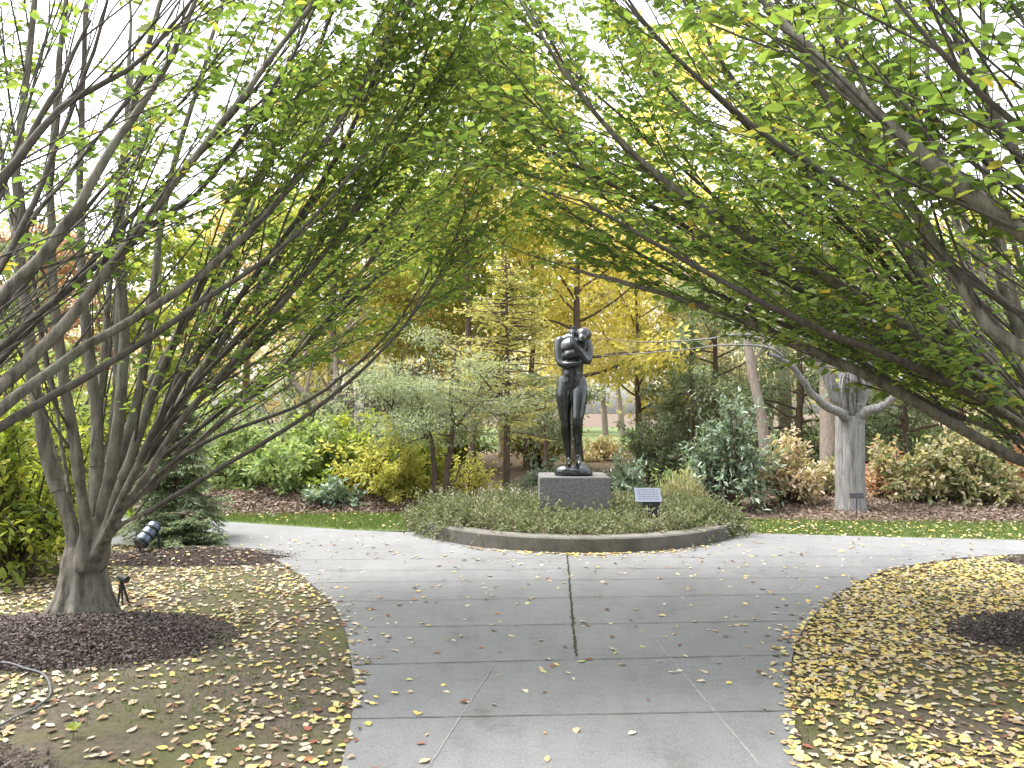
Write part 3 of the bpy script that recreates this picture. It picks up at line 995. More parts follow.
# ------------------------------------------------------------------ shrubs and background trees
LM = {}


def lm(key, cols, **k):
    if key not in LM: LM[key] = leaf_mat('leaf_' + key, cols, **k)
    return LM[key]


lm('lime', [(.13, .19, .04), (.22, .29, .06), (.33, .37, .08), (.50, .46, .10)], trans=.5)
lm('yellow', [(.30, .34, .09), (.42, .43, .13), (.54, .52, .17), (.64, .57, .21)], trans=.5)
lm('green', [(.15, .22, .10), (.23, .32, .14), (.32, .40, .18), (.44, .46, .21)], trans=.45)
lm('sage', [(.16, .21, .14), (.24, .29, .19), (.33, .37, .26), (.42, .44, .33)], trans=.4)
lm('rhodo', [(.10, .15, .10), (.16, .225, .155), (.25, .32, .24), (.37, .43, .35)], trans=.25, gloss=.35)
lm('olive', [(.24, .26, .10), (.34, .34, .13), (.42, .39, .15), (.55, .44, .17)], trans=.45)
lm('maple', [(.52, .48, .16), (.64, .58, .20), (.72, .65, .28), (.64, .54, .22)], trans=.65)
lm('orange', [(.56, .42, .26), (.62, .50, .30), (.66, .57, .38), (.54, .49, .32)], trans=.5)
lm('conifer', [(.09, .13, .075), (.14, .19, .11), (.21, .27, .16), (.30, .34, .22)], trans=.45)
lm('spruce', [(.15, .20, .13), (.22, .28, .18), (.30, .36, .25), (.40, .42, .31)], trans=.5)
lm('peach', [(.34, .30, .17), (.48, .38, .27), (.60, .49, .39), (.38, .38, .22), (.56, .42, .35)], trans=.4)
lm('hydrangea', [(.10, .14, .06), (.18, .22, .09), (.36, .34, .20), (.58, .50, .36), (.66, .58, .48)], trans=.4)
lm('redpink', [(.40, .20, .15), (.50, .30, .23), (.56, .40, .30), (.32, .31, .18)], trans=.45)
lm('straw', [(.36, .30, .16), (.48, .41, .26), (.58, .50, .34), (.30, .30, .14)], trans=.3)
lm('far', [(.44, .39, .28), (.54, .47, .34), (.60, .54, .41), (.42, .41, .29)], trans=.4)


def bush(name, px, py, Y, wpx, hpx, key, n, leaf, label, cat='shrub', group=None, clumps=16, ratio=.5, depth=.8, base=0.0, tint=(.0, 1.0), droop=-.15, stems=True, fill=1.0):
    """px, py: middle of the foot; wpx, hpx: width and height in the photograph"""
    n = int(n * 1.7)
    b = P(px, py, Y); b[2] = base
    w, h = wpx / FPX * Y, hpx / FPX * Y
    root = empty(name, tuple(b), label, cat, group)
    S_ = int(clumps * 2.2)
    tb = Tubes()
    LP, LD, LT = [], [], []
    segs = []
    for k in range(S_):
        d = norm(RNG.normal(size=3))
        d[2] = abs(d[2]) * 1.1 - .12
        e = np.array((d[0] * w * .5, d[1] * w * depth * .5, h * (.22 + .78 * max(d[2], 0)))) * RNG.uniform(.6, 1.14)
        f = np.array((e[0] * RNG.uniform(.05, .35), e[1] * RNG.uniform(.05, .35), -.05))
        q = spline([f, (f + e) * .5 + (RNG.normal() * .04 * w, RNG.normal() * .04 * w, .16 * h * RNG.random()), e], 9)
        segs.append((q, 1.0, .3))
        tb.add(q, np.linspace(.009, .0025, 9) * max(h, .8), 5)
        for u in range(4):
            a0 = int(RNG.integers(3, 9))
            dd = norm(norm(q[a0] - q[a0 - 1]) + RNG.normal(size=3) * .7)
            l = h * RNG.uniform(.12, .3)
            g = np.linspace(0, 1, 4)[:, None] * dd * l + q[a0]
            g[:, 2] -= np.linspace(0, 1, 4) ** 2 * l * .2
            tb.add(g, np.linspace(.005, .002, 4) * max(h, .8), 3)
            segs.append((g, .55, .15))
    wt = np.array([x[1] for x in segs]); wt /= wt.sum()
    for (q, _, t0), m in zip(segs, RNG.multinomial(n, wt)):
        if m == 0: continue
        t = t0 + (1 - t0) * RNG.random(m) ** .75
        t = t * (len(q) - 1 - 1e-6); a0 = t.astype(int)
        pp = q[a0] + (q[a0 + 1] - q[a0]) * (t - a0)[:, None]
        tg = norm(q[a0 + 1] - q[a0])
        LP.append(pp + RNG.normal(size=(m, 3)) * leaf * .45)
        LD.append(tg * .55 + RNG.normal(size=(m, 3)) * .6 + (0, 0, droop))
        c_ = RNG.uniform(*tint)
        LT.append(np.clip(c_ * .5 + .25 + RNG.normal(size=m) * .17, 0, 1))
    pos = np.concatenate(LP); ld = np.concatenate(LD); ti = np.concatenate(LT)
    pos[:, 2] = np.maximum(pos[:, 2], .02)
    L = leaf * RNG.uniform(.55, 1.25, len(pos))
    nn = np.array((0, 0, .9)) + RNG.normal(size=(len(pos), 3)) * .5
    link('foliage', leaf_mesh('foliage', pos, ld, nn, L, L * ratio, ti, .15, .1), LM[key], root)
    if stems: tb.build('stem', M['stem'], root)
    return root


def leafy_tree(name, px, Y, h, label, key, n, leaf, spread, r0, mt='bark_brown', crown0=.3, limbs=14, base=-.05, cat='tree', group=None, lean=0., tint=(0, 1), sub=4, cl=.10, ratio=.6, up=.6):
    n = int(n * 1.9)
    b = P(px, 412, Y); b[2] = base
    root = empty(name, tuple(b), label, cat, group)
    tb = Tubes()
    n_ = 14
    tz = np.linspace(0, h * .93, n_)
    tp = np.stack((lean * tz + np.cumsum(RNG.normal(size=n_)) * .012 * h * .3, np.cumsum(RNG.normal(size=n_)) * .01 * h * .3, tz), 1)
    tp -= tp[0]
    tb.add(tp, np.linspace(r0, r0 * .15, n_) * np.array([1.3] + [1] * (n_ - 1)), 10, .04)
    tb.build('trunk', M[mt], root)
    tb = Tubes()
    C = []
    for k in range(limbs):
        f = crown0 + (1 - crown0) * (k + RNG.random()) / limbs
        i = f * (n_ - 1)
        i0 = min(int(i), n_ - 2)
        p0 = tp[i0] + (tp[i0 + 1] - tp[i0]) * (i - i0)
        az = k * 2.4 + RNG.normal() * .4
        L = spread * (1.15 - .75 * abs(f - (.4 + crown0 * .4))) * RNG.uniform(.7, 1.1) * (1 if f < .85 else .55)
        d = norm(np.array((math.cos(az), math.sin(az), up * RNG.uniform(.4, 1.3))))
        pts = [p0]
        for s in range(7):
            d = norm(d + RNG.normal(size=3) * .12 + np.array((0, 0, .03)))
            pts.append(pts[-1] + d * L / 7)
        pts = np.array(pts)
        tb.add(pts, np.linspace(r0 * .38 * (1.2 - f), .008, 8), 5)
        for s in range(sub):
            j = RNG.integers(2, 7)
            d2 = norm(norm(pts[j + 0] - pts[j - 1]) + RNG.normal(size=3) * .6)
            e = pts[j] + d2 * L * RNG.uniform(.2, .45)
            tb.add(np.array((pts[j], (pts[j] + e) / 2 + RNG.normal(size=3) * .02, e)), np.array((.012, .008, .004)), 4)
            C += [e, (e + pts[j]) / 2]
        C += [pts[-1], pts[5]]
    tb.build('limb', M[mt], root)
    C = np.array(C)
    ci = RNG.integers(0, len(C), n)
    d = rnd_dir(n)
    pos = C[ci] + d * (RNG.random(n) ** .6 * cl * spread * 1.6)[:, None] * np.array((1.2, 1.2, .7))
    ct = RNG.uniform(*tint, len(C))
    ti = np.clip(ct[ci] * .6 + .2 + RNG.normal(size=n) * .15, 0, 1)
    L = leaf * RNG.uniform(.6, 1.25, n)
    link('crown', leaf_mesh('crown', pos, d + RNG.normal(size=(n, 3)) * .5 + (0, 0, -.3), rnd_dir(n) * .6 + (0, 0, .7), L, L * ratio, ti, .12, .1), LM[key], root)
    return root


def conifer(name, px, Y, h, wpx, label, key, whorls, per, needles, label_cat='tree', crown0=.03, r0=.07, droop=-.10, shape=.9, nl=.10, base=-.05, mt='bark_brown', group=None, jit=.25):
    b = P(px, 412, Y); b[2] = base
    w = wpx / FPX * Y / 2
    needles = int(needles * 4)
    root = empty(name, tuple(b), label, label_cat, group)
    tb = Tubes()
    tb.add(np.array([(0, 0, 0), (RNG.normal() * .03, 0, h * .5), (0, 0, h)]), np.array((r0, r0 * .6, .01)), 8)
    tb.build('trunk', M[mt], root)
    tb = Tubes()
    LP, LD, LT = [], [], []
    for k in range(whorls):
        f = crown0 + (1 - crown0) * (k / whorls)
        z = f * h
        g = (f - crown0) / (1 - crown0)
        L0 = w * (1 - g) ** shape * (1.0 if g > .12 else .8 + g)
        for q in range(per):
            az = RNG.random() * 6.283
            L = L0 * RNG.uniform(1 - jit * 1.6, 1.1)
            d = norm(np.array((math.cos(az), math.sin(az), RNG.normal() * .12 + .12)))
            pts = [np.array((0, 0, z + RNG.normal() * h / whorls * .5))]
            for s in range(5):
                d = norm(d + np.array((0, 0, droop)) + RNG.normal(size=3) * .06)
                pts.append(pts[-1] + d * L / 5)
            pts = np.array(pts)
            tb.add(pts, np.linspace(.010 + .004 * h * .3, .003, 6), 4)
            m = max(int(needles * L / w), 6)
            fi = RNG.uniform(.5, 4.99, m); ii = fi.astype(int)
            pp = pts[ii] + (pts[ii + 1] - pts[ii]) * (fi - ii)[:, None]
            side = norm(np.cross(d, (0, 0, 1.)))
            sg = np.where(RNG.random(m) < .5, -1., 1.)
            spread = RNG.random(m) * .35 * L * (1.15 - fi / 5.5)
            off = (side * sg[:, None] + d * .5) * spread[:, None]
            off[:, 2] -= spread * .2
            LP.append(pp + off)
            LD.append(d * .6 + side * sg[:, None] * .7 + RNG.normal(size=(m, 3)) * .35 + (0, 0, -.15))
            LT.append(np.clip(RNG.normal(.45, .15) + RNG.normal(size=m) * .15, 0, 1))
    tb.build('limb', M[mt], root)
    LP = np.concatenate(LP); LD = np.concatenate(LD); LT = np.concatenate(LT)
    L = nl * RNG.uniform(.6, 1.3, len(LP))
    link('foliage', blade_mesh('foliage', LP, LD, rnd_dir(len(LP)) * .6 + (0, 0, 1), L, L * .32, LT), LM[key], root)
    return root


GS = 'shrubs behind the left grass strip'
bush('broadleaf_shrub', 5, 592, 6.9, 150, 190, 'lime', 3600, .085, 'tall yellow green shrub at the left edge behind the forked trunk', clumps=26)
bush('broadleaf_shrub', -75, 560, 8.2, 240, 240, 'lime', 3500, .09, 'larger yellow green shrub cut by the left edge', clumps=26)
bush('broadleaf_shrub', 55, 545, 9.6, 130, 150, 'lime', 2600, .08, 'lime shrub seen between the stems of the forked trunk', clumps=20)
conifer('hemlock_shrub', 178, 8.9, 1.75, 125, 'feathery grey green hemlock just right of the forked trunk', 'spruce', 26, 9, 60, 'shrub', r0=.03, droop=-.10, shape=.55, nl=.055)
conifer('juniper_shrub', 188, 8.35, .45, 92, 'low sprawling juniper where the lawn meets the path', 'conifer', 7, 12, 70, 'shrub', r0=.02, droop=-.04, shape=.35, nl=.045)
for a in [
    (225, 500, 13.0, 130, 105, 'green', 3000, .10, 'leafy green shrub left of the other shrubs over the rusty litter'),
    (285, 498, 12.6, 120, 92, 'green', 2800, .10, 'light green shrub in the middle over the rusty litter'),
    (340, 500, 12.8, 110, 92, 'lime', 2600, .10, 'green yellow shrub over the right end of the rusty litter'),
    (385, 505, 12.1, 95, 84, 'yellow', 2800, .085, 'bright yellow shrub left of the twin stemmed tree'),
    (415, 506, 12.8, 70, 78, 'lime', 1500, .085, 'smaller lime shrub right behind the twin stemmed tree'),
    (470, 503, 12.9, 60, 50, 'yellow', 700, .07, 'thin yellow leaved shrub between the two slim trunks'),
]:
    bush('autumn_shrub', *a, group=GS)
bush('rhododendron', 335, 512, 11.7, 50, 34, 'rhodo', 420, .11, 'small blue green rhododendron at the foot of the yellow shrub', clumps=9)
bush('autumn_shrub', 200, 470, 16, 150, 110, 'green', 2400, .12, 'pale green shrub behind the hemlock')
bush('autumn_shrub', 320, 465, 16, 130, 90, 'sage', 2400, .11, 'sage green shrub behind the leaning pale trunks')
# twin-stemmed small tree
tY = 12.0
tbse = P(440, 507, tY); tbse[2] = 0
root = empty('twin_stemmed_tree', tuple(tbse), 'small grey green tree with two dark stems left of the planter', 'tree')
T_ = Tubes()
cl = []
for pts, r0 in [([(437, 507, tY), (434, 470, tY), (432, 440, tY), (420, 405, tY), (412, 370, tY)], .055), ([(441, 507, tY), (447, 470, tY), (453, 430, tY), (450, 395, tY), (456, 350, tY)], .06),
                ([(442, 500, tY), (455, 480, tY), (463, 462, tY)], .025), ([(453, 430, tY), (475, 405, tY), (490, 390, tY - .2)], .03), ([(432, 440, tY), (405, 418, tY), (380, 410, tY)], .03)]:
    q = spline(np.array([P(*p) for p in pts]) - tbse, 14)
    q[0, 2] = min(q[0, 2], -.05) if pts[0][1] > 505 else q[0, 2]
    q[1:] += RNG.normal(size=(13, 3)) * .012
    T_.add(q, np.linspace(r0, r0 * .35, 14), 9)
    for k in range(7):
        i = RNG.integers(6, 14)
        d = norm(RNG.normal(size=3) * np.array((1, .8, .35)) + (0, 0, .25))
        L = RNG.uniform(.4, 1.0)
        e = q[i] + d * L
        if r0 > .026:
            T_.add(np.array((q[i], q[i] + d * L * .5 + (0, 0, .04), e)), np.array((.016, .01, .004)), 5)
            cl += [e, q[i] + d * L * .6]
T_.build('trunk', M['bark_brown'], root)
cl = np.array(cl); n = 15000
ci = RNG.integers(0, len(cl), n); d = rnd_dir(n)
pos = cl[ci] + d * (RNG.random(n) ** .6 * .34)[:, None] * (1.5, 1.2, .55)
k = pos[:, 2] > .95
pos, d = pos[k], d[k]
L = RNG.uniform(.03, .06, len(pos))
link('crown', leaf_mesh('crown', pos, d + RNG.normal(size=pos.shape) * .5, rnd_dir(len(pos)) * .6 + (0, 0, .8), L, L * .45, np.clip(RNG.normal(.5, .2, len(pos)), 0, 1)), LM['sage'], root)

conifer('larch_tree', 506, 13.0, 4.3, 175, 'slim straight trunked larch with feathery yellow olive sprays', 'olive', 26, 6, 26, crown0=.30, r0=.075, droop=-.02, shape=.6, nl=.085)
leafy_tree('small_tree', 545, 15.5, 2.3, 'low grey green tree with a short trunk beside the statue', 'sage', 2600, .07, 1.0, .06, crown0=.35, limbs=10, cl=.16)
leafy_tree('maple_tree', 577, 17.5, 7.5, 'golden maple with a straight brown trunk directly behind the statue', 'maple', 3300, .14, 2.3, .15, 'bark_brown', .30, 18, cl=.13)
leafy_tree('maple_tree', 640, 19.5, 6.0, 'golden maple right of the statue in front of the evergreens', 'maple', 2300, .14, 2.0, .10, 'bark_brown', .25, 14, cl=.14)
bush('yew_tree', 656, 476, 15.5, 60, 84, 'conifer', 4200, .07, 'rounded dark olive yew right of the statue', cat='tree', clumps=30, ratio=.28)
leafy_tree('slim_tree', 690, 16.2, 3.5, 'thin trunk beside the dark yew', 'spruce', 900, .08, .8, .05, crown0=.5, limbs=8)
leafy_tree('evergreen_tree', 715, 17.5, 5.0, 'broad grey green evergreen behind the tall rhododendron', 'spruce', 8500, .085, 2.2, .11, 'bark_brown', .10, 24, cl=.12, up=.25, ratio=.4)
leafy_tree('evergreen_tree', 800, 16.0, 4.4, 'grey green evergreen left of the grey trunk', 'spruce', 7500, .085, 1.9, .10, 'bark_brown', .10, 22, cl=.12, up=.25, ratio=.4)
leafy_tree('evergreen_tree', 905, 15.0, 3.6, 'tall evergreen right of the grey trunk', 'spruce', 7500, .085, 1.9, .10, 'bark_brown', .10, 22, cl=.12, up=.25, ratio=.4)
leafy_tree('evergreen_tree', 1020, 15.5, 4.0, 'tall evergreen cut by the right edge', 'spruce', 7500, .085, 1.9, .10, 'bark_brown', .10, 22, cl=.12, up=.25, ratio=.4)
bush('rhododendron', 727, 512, 11.6, 74, 112, 'rhodo', 1700, .12, 'tall blue green rhododendron beyond the right end of the planter', clumps=22, ratio=.34)
bush('rhododendron', 625, 505, 12.6, 44, 50, 'rhodo', 560, .11, 'small rhododendron just right of the pedestal', clumps=12, ratio=.36)
bush('rhododendron', 683, 500, 12.6, 56, 46, 'green', 620, .10, 'light green rhododendron between the plaque and the tall one', clumps=12, ratio=.36)
bush('rhododendron', 545, 495, 13.2, 50, 42, 'rhodo', 500, .11, 'small rhododendron behind the left of the pedestal', clumps=10, ratio=.36)
bush('ornamental_grass', 685, 518, 11.3, 56, 28, 'hydrangea', 800, .17, 'pale tufted ornamental grass behind the plaque', cat='plant', clumps=14, ratio=.05, droop=.9)
bush('hydrangea_shrub', 787, 512, 12.0, 72, 66, 'peach', 1800, .095, 'peach and ochre shrub left of the grey trunk', clumps=20, base=.1)
bush('hydrangea_shrub', 828, 508, 12.6, 36, 40, 'hydrangea', 420, .09, 'small pale green shrub touching the left of the grey trunk', clumps=9, base=.1)
bush('hydrangea_shrub', 884, 512, 12.2, 40, 56, 'redpink', 700, .09, 'red and pink leaved shrub right of the grey trunk', clumps=12, base=.1)
bush('hydrangea_shrub', 912, 514, 11.9, 70, 66, 'hydrangea', 1300, .11, 'green shrub with creamy leaves right of the red one', clumps=16, base=.1)
bush('hydrangea_shrub', 968, 518, 11.6, 84, 76, 'hydrangea', 1700, .11, 'larger cream and green shrub near the right edge', clumps=20, base=.1)
bush('hydrangea_shrub', 1040, 518, 11.8, 80, 70, 'redpink', 1200, .10, 'russet shrub cut by the right edge', clumps=16, base=.1)
leafy_tree('lime_maple', 960, 13.2, 3.2, 'small tree with layered bright lime leaves behind the right shrubs', 'lime', 3200, .10, 1.7, .06, crown0=.45, limbs=10, up=.15, cl=.12)
bush('autumn_shrub', 600, 462, 24, 60, 26, 'straw', 500, .16, 'pale straw shrub on the far lawn behind the statue')

for px, Y, h, key, n, sp, lab in [
    (470, 17, 10.5, 'lime', 5200, 2.6, 'tall lime tree rising behind the larch into the gap between the canopies'),
    (527, 20.5, 12.0, 'olive', 3800, 3.0, 'tall yellow olive tree rising between the larch and the maples'),
    (690, 21, 13.0, 'maple', 4600, 3.0, 'tall gold tree glimpsed through the right canopy'),
    (330, 19, 11.0, 'lime', 4600, 2.8, 'tall lime tree glimpsed through the left canopy'),
    (800, 20, 11.0, 'lime', 4600, 2.8, 'tall lime tree glimpsed above the grey trunk'),
]:
    leafy_tree('tall_tree', px, Y, h, lab, key, n, .15, sp, .09, 'bark_brown', .30, 22, group='tall trees behind the canopies', cl=.13)
MG = 'shrubs and small trees beyond the far path'
for a in [
    (300, 470, 17.5, 150, 120, 'sage', 3000, .12, 'sage green thicket under the low left hornbeam limb'),
    (395, 470, 18.5, 120, 120, 'sage', 2800, .12, 'grey green thicket behind the twin stemmed tree'),
    (450, 468, 20, 90, 80, 'lime', 1600, .13, 'lime thicket between the twin stemmed tree and the larch'),
    (540, 466, 21, 90, 70, 'olive', 1500, .13, 'olive thicket left of the statue'),
    (690, 470, 19, 110, 100, 'spruce', 2400, .13, 'grey green thicket behind the tall rhododendron'),
    (860, 475, 17.5, 160, 120, 'spruce', 2800, .13, 'grey green thicket behind the grey trunk'),
    (985, 478, 17, 180, 130, 'green', 2800, .13, 'green thicket behind the right shrubs'),
    (130, 475, 15, 160, 130, 'lime', 2600, .13, 'lime thicket behind the forked trunk'),
    (20, 480, 14, 200, 150, 'green', 2600, .13, 'green thicket behind the left edge shrubs'),
]:
    bush('thicket_shrub', *a, group=MG, clumps=26)
# pale leaning trunks, left and right
for i, (pts, r, lab) in enumerate([
    ([(341, 470, 17), (332, 440, 17), (322, 415, 17), (305, 395, 17), (290, 380, 17)], .10, 'pale leaning trunk bent left among the shrubs'),
    ([(347, 470, 17.6), (344, 440, 17.6), (338, 415, 17.6), (336, 380, 17.6)], .13, 'pale upright trunk beside the leaning one'),
    ([(768, 480, 14.6), (762, 420, 14.7), (752, 370, 14.8), (745, 320, 14.9)], .10, 'brown leaning trunk in front of the grey green evergreen'),
    ([(832, 490, 14.2), (831, 430, 14.2), (829, 370, 14.2), (826, 280, 14.2)], .19, 'smooth grey trunk just behind the pale grey tree'),
    ([(788, 470, 18.5), (785, 400, 18.5), (781, 340, 18.5), (776, 260, 18.5)], .16, 'distant brown trunk beyond the peach shrub'),
]):
    w = np.array([P(*p) for p in pts])
    b = w[0].copy(); b[2] = -.06
    w[0] = b
    lab and limb_tree('bare_trunk', b, lab, (w, [r * 1.15, r, r * .9, r * .8]), [([w[-2], w[-2] + (RNG.normal() * .5, .2, .9), w[-2] + (RNG.normal() * 1.2, .3, 2.0)], r * .4, .02), ([w[-1], w[-1] + (RNG.normal() * .3, .2, .9), w[-1] + (RNG.normal() * .8, .3, 2.2)], r * .6, .02)], M['bark_pale'])
# small green tag on the upright pale trunk
tg = P(333, 427, 17.35)
o = bevel_box('trunk_tag', .16, .02, .2, plain('green_plastic', (.02, .16, .09), (.03, .22, .12), 10, .5), None, tuple(tg), .01)
tag(o, 'small green tag hung on the pale upright trunk', 'tag')

# tall autumn trees beyond
FG = 'tall autumn trees beyond the garden'
for px, Y, h, key, n, sp, lab in [
    (455, 21, 8.5, 'olive', 4200, 2.4, 'yellow olive tree behind the twin stemmed tree'),
    (398, 24, 8.0, 'orange', 3600, 2.6, 'soft orange tree glimpsed under the left canopy'),
    (330, 22, 8.5, 'yellow', 3600, 2.6, 'yellow tree behind the left shrubs'),
    (505, 27, 12.5, 'maple', 3000, 3.2, 'tall golden tree seen through the gap between the canopies'),
    (560, 31, 11.0, 'far', 3000, 3.2, 'pale tan tree far behind the statue'),
    (245, 25, 9.0, 'orange', 3600, 2.8, 'rusty tree behind the hornbeam stems'),
    (150, 21, 6.5, 'lime', 3600, 2.4, 'lime tree behind the hornbeam stems'),
    (40, 20, 6.5, 'redpink', 3400, 2.4, 'pink red tree behind the leftmost stems'),
    (-60, 17, 6.0, 'green', 3200, 2.4, 'green tree beyond the left edge shrubs'),
    (720, 27, 8.5, 'far', 3200, 2.6, 'pale tan tree above the grey green evergreen'),
    (850, 24, 8.0, 'orange', 3600, 2.6, 'orange tree behind the grey trunk'),
    (950, 22, 7.5, 'yellow', 3600, 2.5, 'yellow tree behind the right shrubs'),
    (1060, 21, 7.5, 'lime', 3400, 2.5, 'lime yellow tree beyond the right edge'),
    (640, 34, 10.0, 'far', 3200, 3.2, 'distant tan tree right of the statue'),
    (440, 36, 12.0, 'far', 3200, 3.4, 'distant tan tree left of the larch'),
]:
    leafy_tree('autumn_tree', px, Y, h, lab, key, n, .17 if Y < 25 else .22, sp, .15, 'bark_pale', .22, 20, group=FG, cl=.13)

# the far wood: one indistinct mass
LPs, ti = [], []
wt = Tubes()
for k in range(90):
    X = RNG.uniform(-48, 52); Y = RNG.uniform(46, 62)
    h = RNG.uniform(7, 13)
    wt.add(np.array([(X, Y, -.1), (X + RNG.normal() * .3, Y, h * .5), (X + RNG.normal() * .8, Y, h)]), np.array((.22, .15, .03)), 5)
    m = 420
    d = rnd_dir(m) * RNG.uniform(.3, 1, (m, 1)) * np.array((2.8, 2.2, h * .42)) + np.array((X, Y, h * .56))
    LPs.append(d)
    ti.append(np.clip(RNG.random() * .6 + .2 + RNG.normal(size=m) * .15, 0, 1))
LPs = np.concatenate(LPs); ti = np.concatenate(ti)
n = len(LPs); L = RNG.uniform(.25, .5, n)
fw = link('far_wood', leaf_mesh('far_wood', LPs, rnd_dir(n), rnd_dir(n), L, L * .7, ti), LM['far'])
tag(fw, 'pale tan far wood closing the view beyond the lawn', None, None, 'stuff')
wt.build('trunks', M['bark_pale'], fw)

# ------------------------------------------------------------------ lights, cable
M['lamp_body'] = plain('lamp_body', (.06, .08, .12), (.20, .25, .33), 18, .35, .6, .5)
M['black'] = plain('black_metal', (.012, .012, .013), (.03, .03, .032), 20, .55)
t = NT('lens_glass'); t.set((.10, .11, .12), .12, 0, .6); M['lens'] = t.m


def cyl(bm, p, q, r0, r1, n=20):
    tb = Tubes()
    tb.add(np.array((p, q)), np.array((r0, r1)), n)
    vs = [bm.verts.new(v) for v in tb.v[0]]
    for f in tb.f[0]: bm.faces.new([vs[i] for i in f])
    bm.faces.new(vs[:n]); bm.faces.new(vs[n:])


def bm_obj(name, bm, m, parent):
    bmesh.ops.recalc_face_normals(bm, faces=bm.faces[:])
    me = bpy.data.meshes.new(name); bm.to_mesh(me); bm.free()
    return link(name, me, m, parent)


lb = G(147, 556)
lmp = empty('garden_spotlight', (lb[0], lb[1], .03), 'blue grey canister spotlight tilted towards the ground under the hemlock', 'spotlight')
a_, e_ = np.array((.035, .09, .27)), np.array((-.035, -.08, .115))
bm = bmesh.new(); cyl(bm, a_, e_, .070, .076); cyl(bm, a_ + (.01, .02, .012), a_ - (.0, .0, .0), .05, .070)
body = bm_obj('housing', bm, M['lamp_body'], lmp)
bm = bmesh.new()
u = norm(e_ - a_)
for f in (.2, .55, .9): cyl(bm, a_ + (e_ - a_) * f, a_ + (e_ - a_) * f + u * .018, .082, .082)
bm_obj('cooling_fin', bm, M['black'], body)
bm = bmesh.new(); cyl(bm, e_ + u * .004, e_ + u * .012, .066, .064); bm_obj('lens', bm, M['lens'], lmp)
for s in (-1, 1):
    bm = bmesh.new(); cyl(bm, np.array((.01 + s * .10, .02, .19)), np.array((.01 + s * .10, .04, -.06)), .011, .011, 8); bm_obj('leg', bm, M['black'], lmp)
bm = bmesh.new(); cyl(bm, np.array((-.10, .02, .19)), np.array((.12, .02, .19)), .012, .012, 8); bm_obj('bracket', bm, M['black'], lmp)

kb = G(118, 603)
lm2 = empty('stake_light', (kb[0] + .02, kb[1], .0), 'small black stake light standing against the foot of the forked trunk', 'spotlight')
bm = bmesh.new(); cyl(bm, np.array((-.01, 0, .20)), np.array((.06, -.02, .185)), .022, .028); cyl(bm, np.array((-.03, 0, .205)), np.array((-.01, 0, .20)), .012, .022); bm_obj('lamp_head', bm, M['black'], lm2)
for dx, dy in ((-.03, .02), (.035, -.03), (.06, .03)):
    bm = bmesh.new(); cyl(bm, np.array((.0, 0, .19)), np.array((dx, dy, -.04)), .010, .007, 8); bm_obj('leg', bm, M['black'], lm2)

cb = Tubes()
pts = [G(-60, 668), G(0, 666), G(25, 669), G(42, 674), (G(49, 683)), G(50, 696), G(36, 708), G(15, 718), G(-5, 728), G(-60, 745)]
pts = np.array(pts); pts[:, 2] = ground_z(pts[:, 0], pts[:, 1]) + .02
cb.add(spline(pts, 70), .006, 8)
o = cb.build('cable', plain('grey_tube', (.07, .072, .075), (.14, .145, .15), 30, .5), None)
tag(o, 'grey cable curling over the leaves on the left lawn', 'cable')
# seedling by the cable
sb = G(73, 735)
sd_ = empty('seedling', (sb[0], sb[1], -.01), 'tiny bright green seedling among the leaves of the left lawn', 'plant')
n = 7
an = np.arange(n) * 2.4
d = np.stack((np.cos(an), np.sin(an), np.full(n, .7)), 1)
link('leaf', leaf_mesh('leaf', np.tile((0, 0, .03), (n, 1)) + d * .008, d, np.tile((0, 0, 1.), (n, 1)) + d * -.3, np.full(n, .04), np.full(n, .026), np.full(n, .6)), LM['lime'], sd_)
tb = Tubes(); tb.add(np.array([(0, 0, -.02), (0, 0, .01), (0, 0, .035)]), .0025, 5); tb.build('stem', LM['green'], sd_)

# ------------------------------------------------------------------ fallen leaves
FC = {
    'pale': [(.40, .35, .26), (.52, .47, .37)],
    'tan': [(.40, .29, .16), (.52, .40, .25)],
    'yellow': [(.60, .46, .13), (.70, .57, .22)],
    'lime': [(.40, .42, .10), (.52, .50, .16)],
    'russet': [(.22, .07, .04), (.32, .12, .07)],
    'brown': [(.13, .08, .05), (.22, .15, .10)],
}
FN = list(FC)
FM = {k: ground_leaf_mat('fallen_' + k, v) for k, v in FC.items()}
FMALL = ground_leaf_mat('fallen_mixed', [(.12, .08, .05), (.26, .11, .07), (.38, .28, .17), (.44, .38, .28), (.54, .49, .39), (.62, .50, .19), (.60, .44, .13), (.46, .46, .20)])


def scatter(poly, n, lo, hi, dens):
    x = RNG.uniform(lo[0], hi[0], n); y = RNG.uniform(lo[1], hi[1], n)
    k = in_poly(x, y, poly)
    x, y = x[k], y[k]
    k = RNG.random(len(x)) < dens(x, y)
    return x[k], y[k]


def in_mound(x, y, s=1.0, k=.12):
    m = np.ones(len(x))
    for cx, cy, rx, ry, h in MOUNDS[:6]:
        r = np.sqrt(((x - cx) / rx) ** 2 + ((y - cy) / ry) ** 2)
        m = np.where(r < .97, k * np.clip((r - .4) * 1.5, .15, 1), m)
    return m


xs, ys, zs, cs = [], [], [], []


def put(x, y, z, c):
    xs.append(x); ys.append(y); zs.append(z); cs.append(c)


def pick(n, probs):
    return RNG.choice(len(FN), n, p=np.array(probs) / sum(probs))


# left lawn
x, y = scatter(ll, 16500, (-6, 2.2), (-.5, 8.8), lambda x, y: np.clip(.55 + .9 * fbm(x, y, .9, 1) + .25 * (y > 5.5), .10, 1) * in_mound(x, y))
put(x, y, ground_z(x, y) + .012, pick(len(x), (40, 26, 18, 8, 4, 12)))
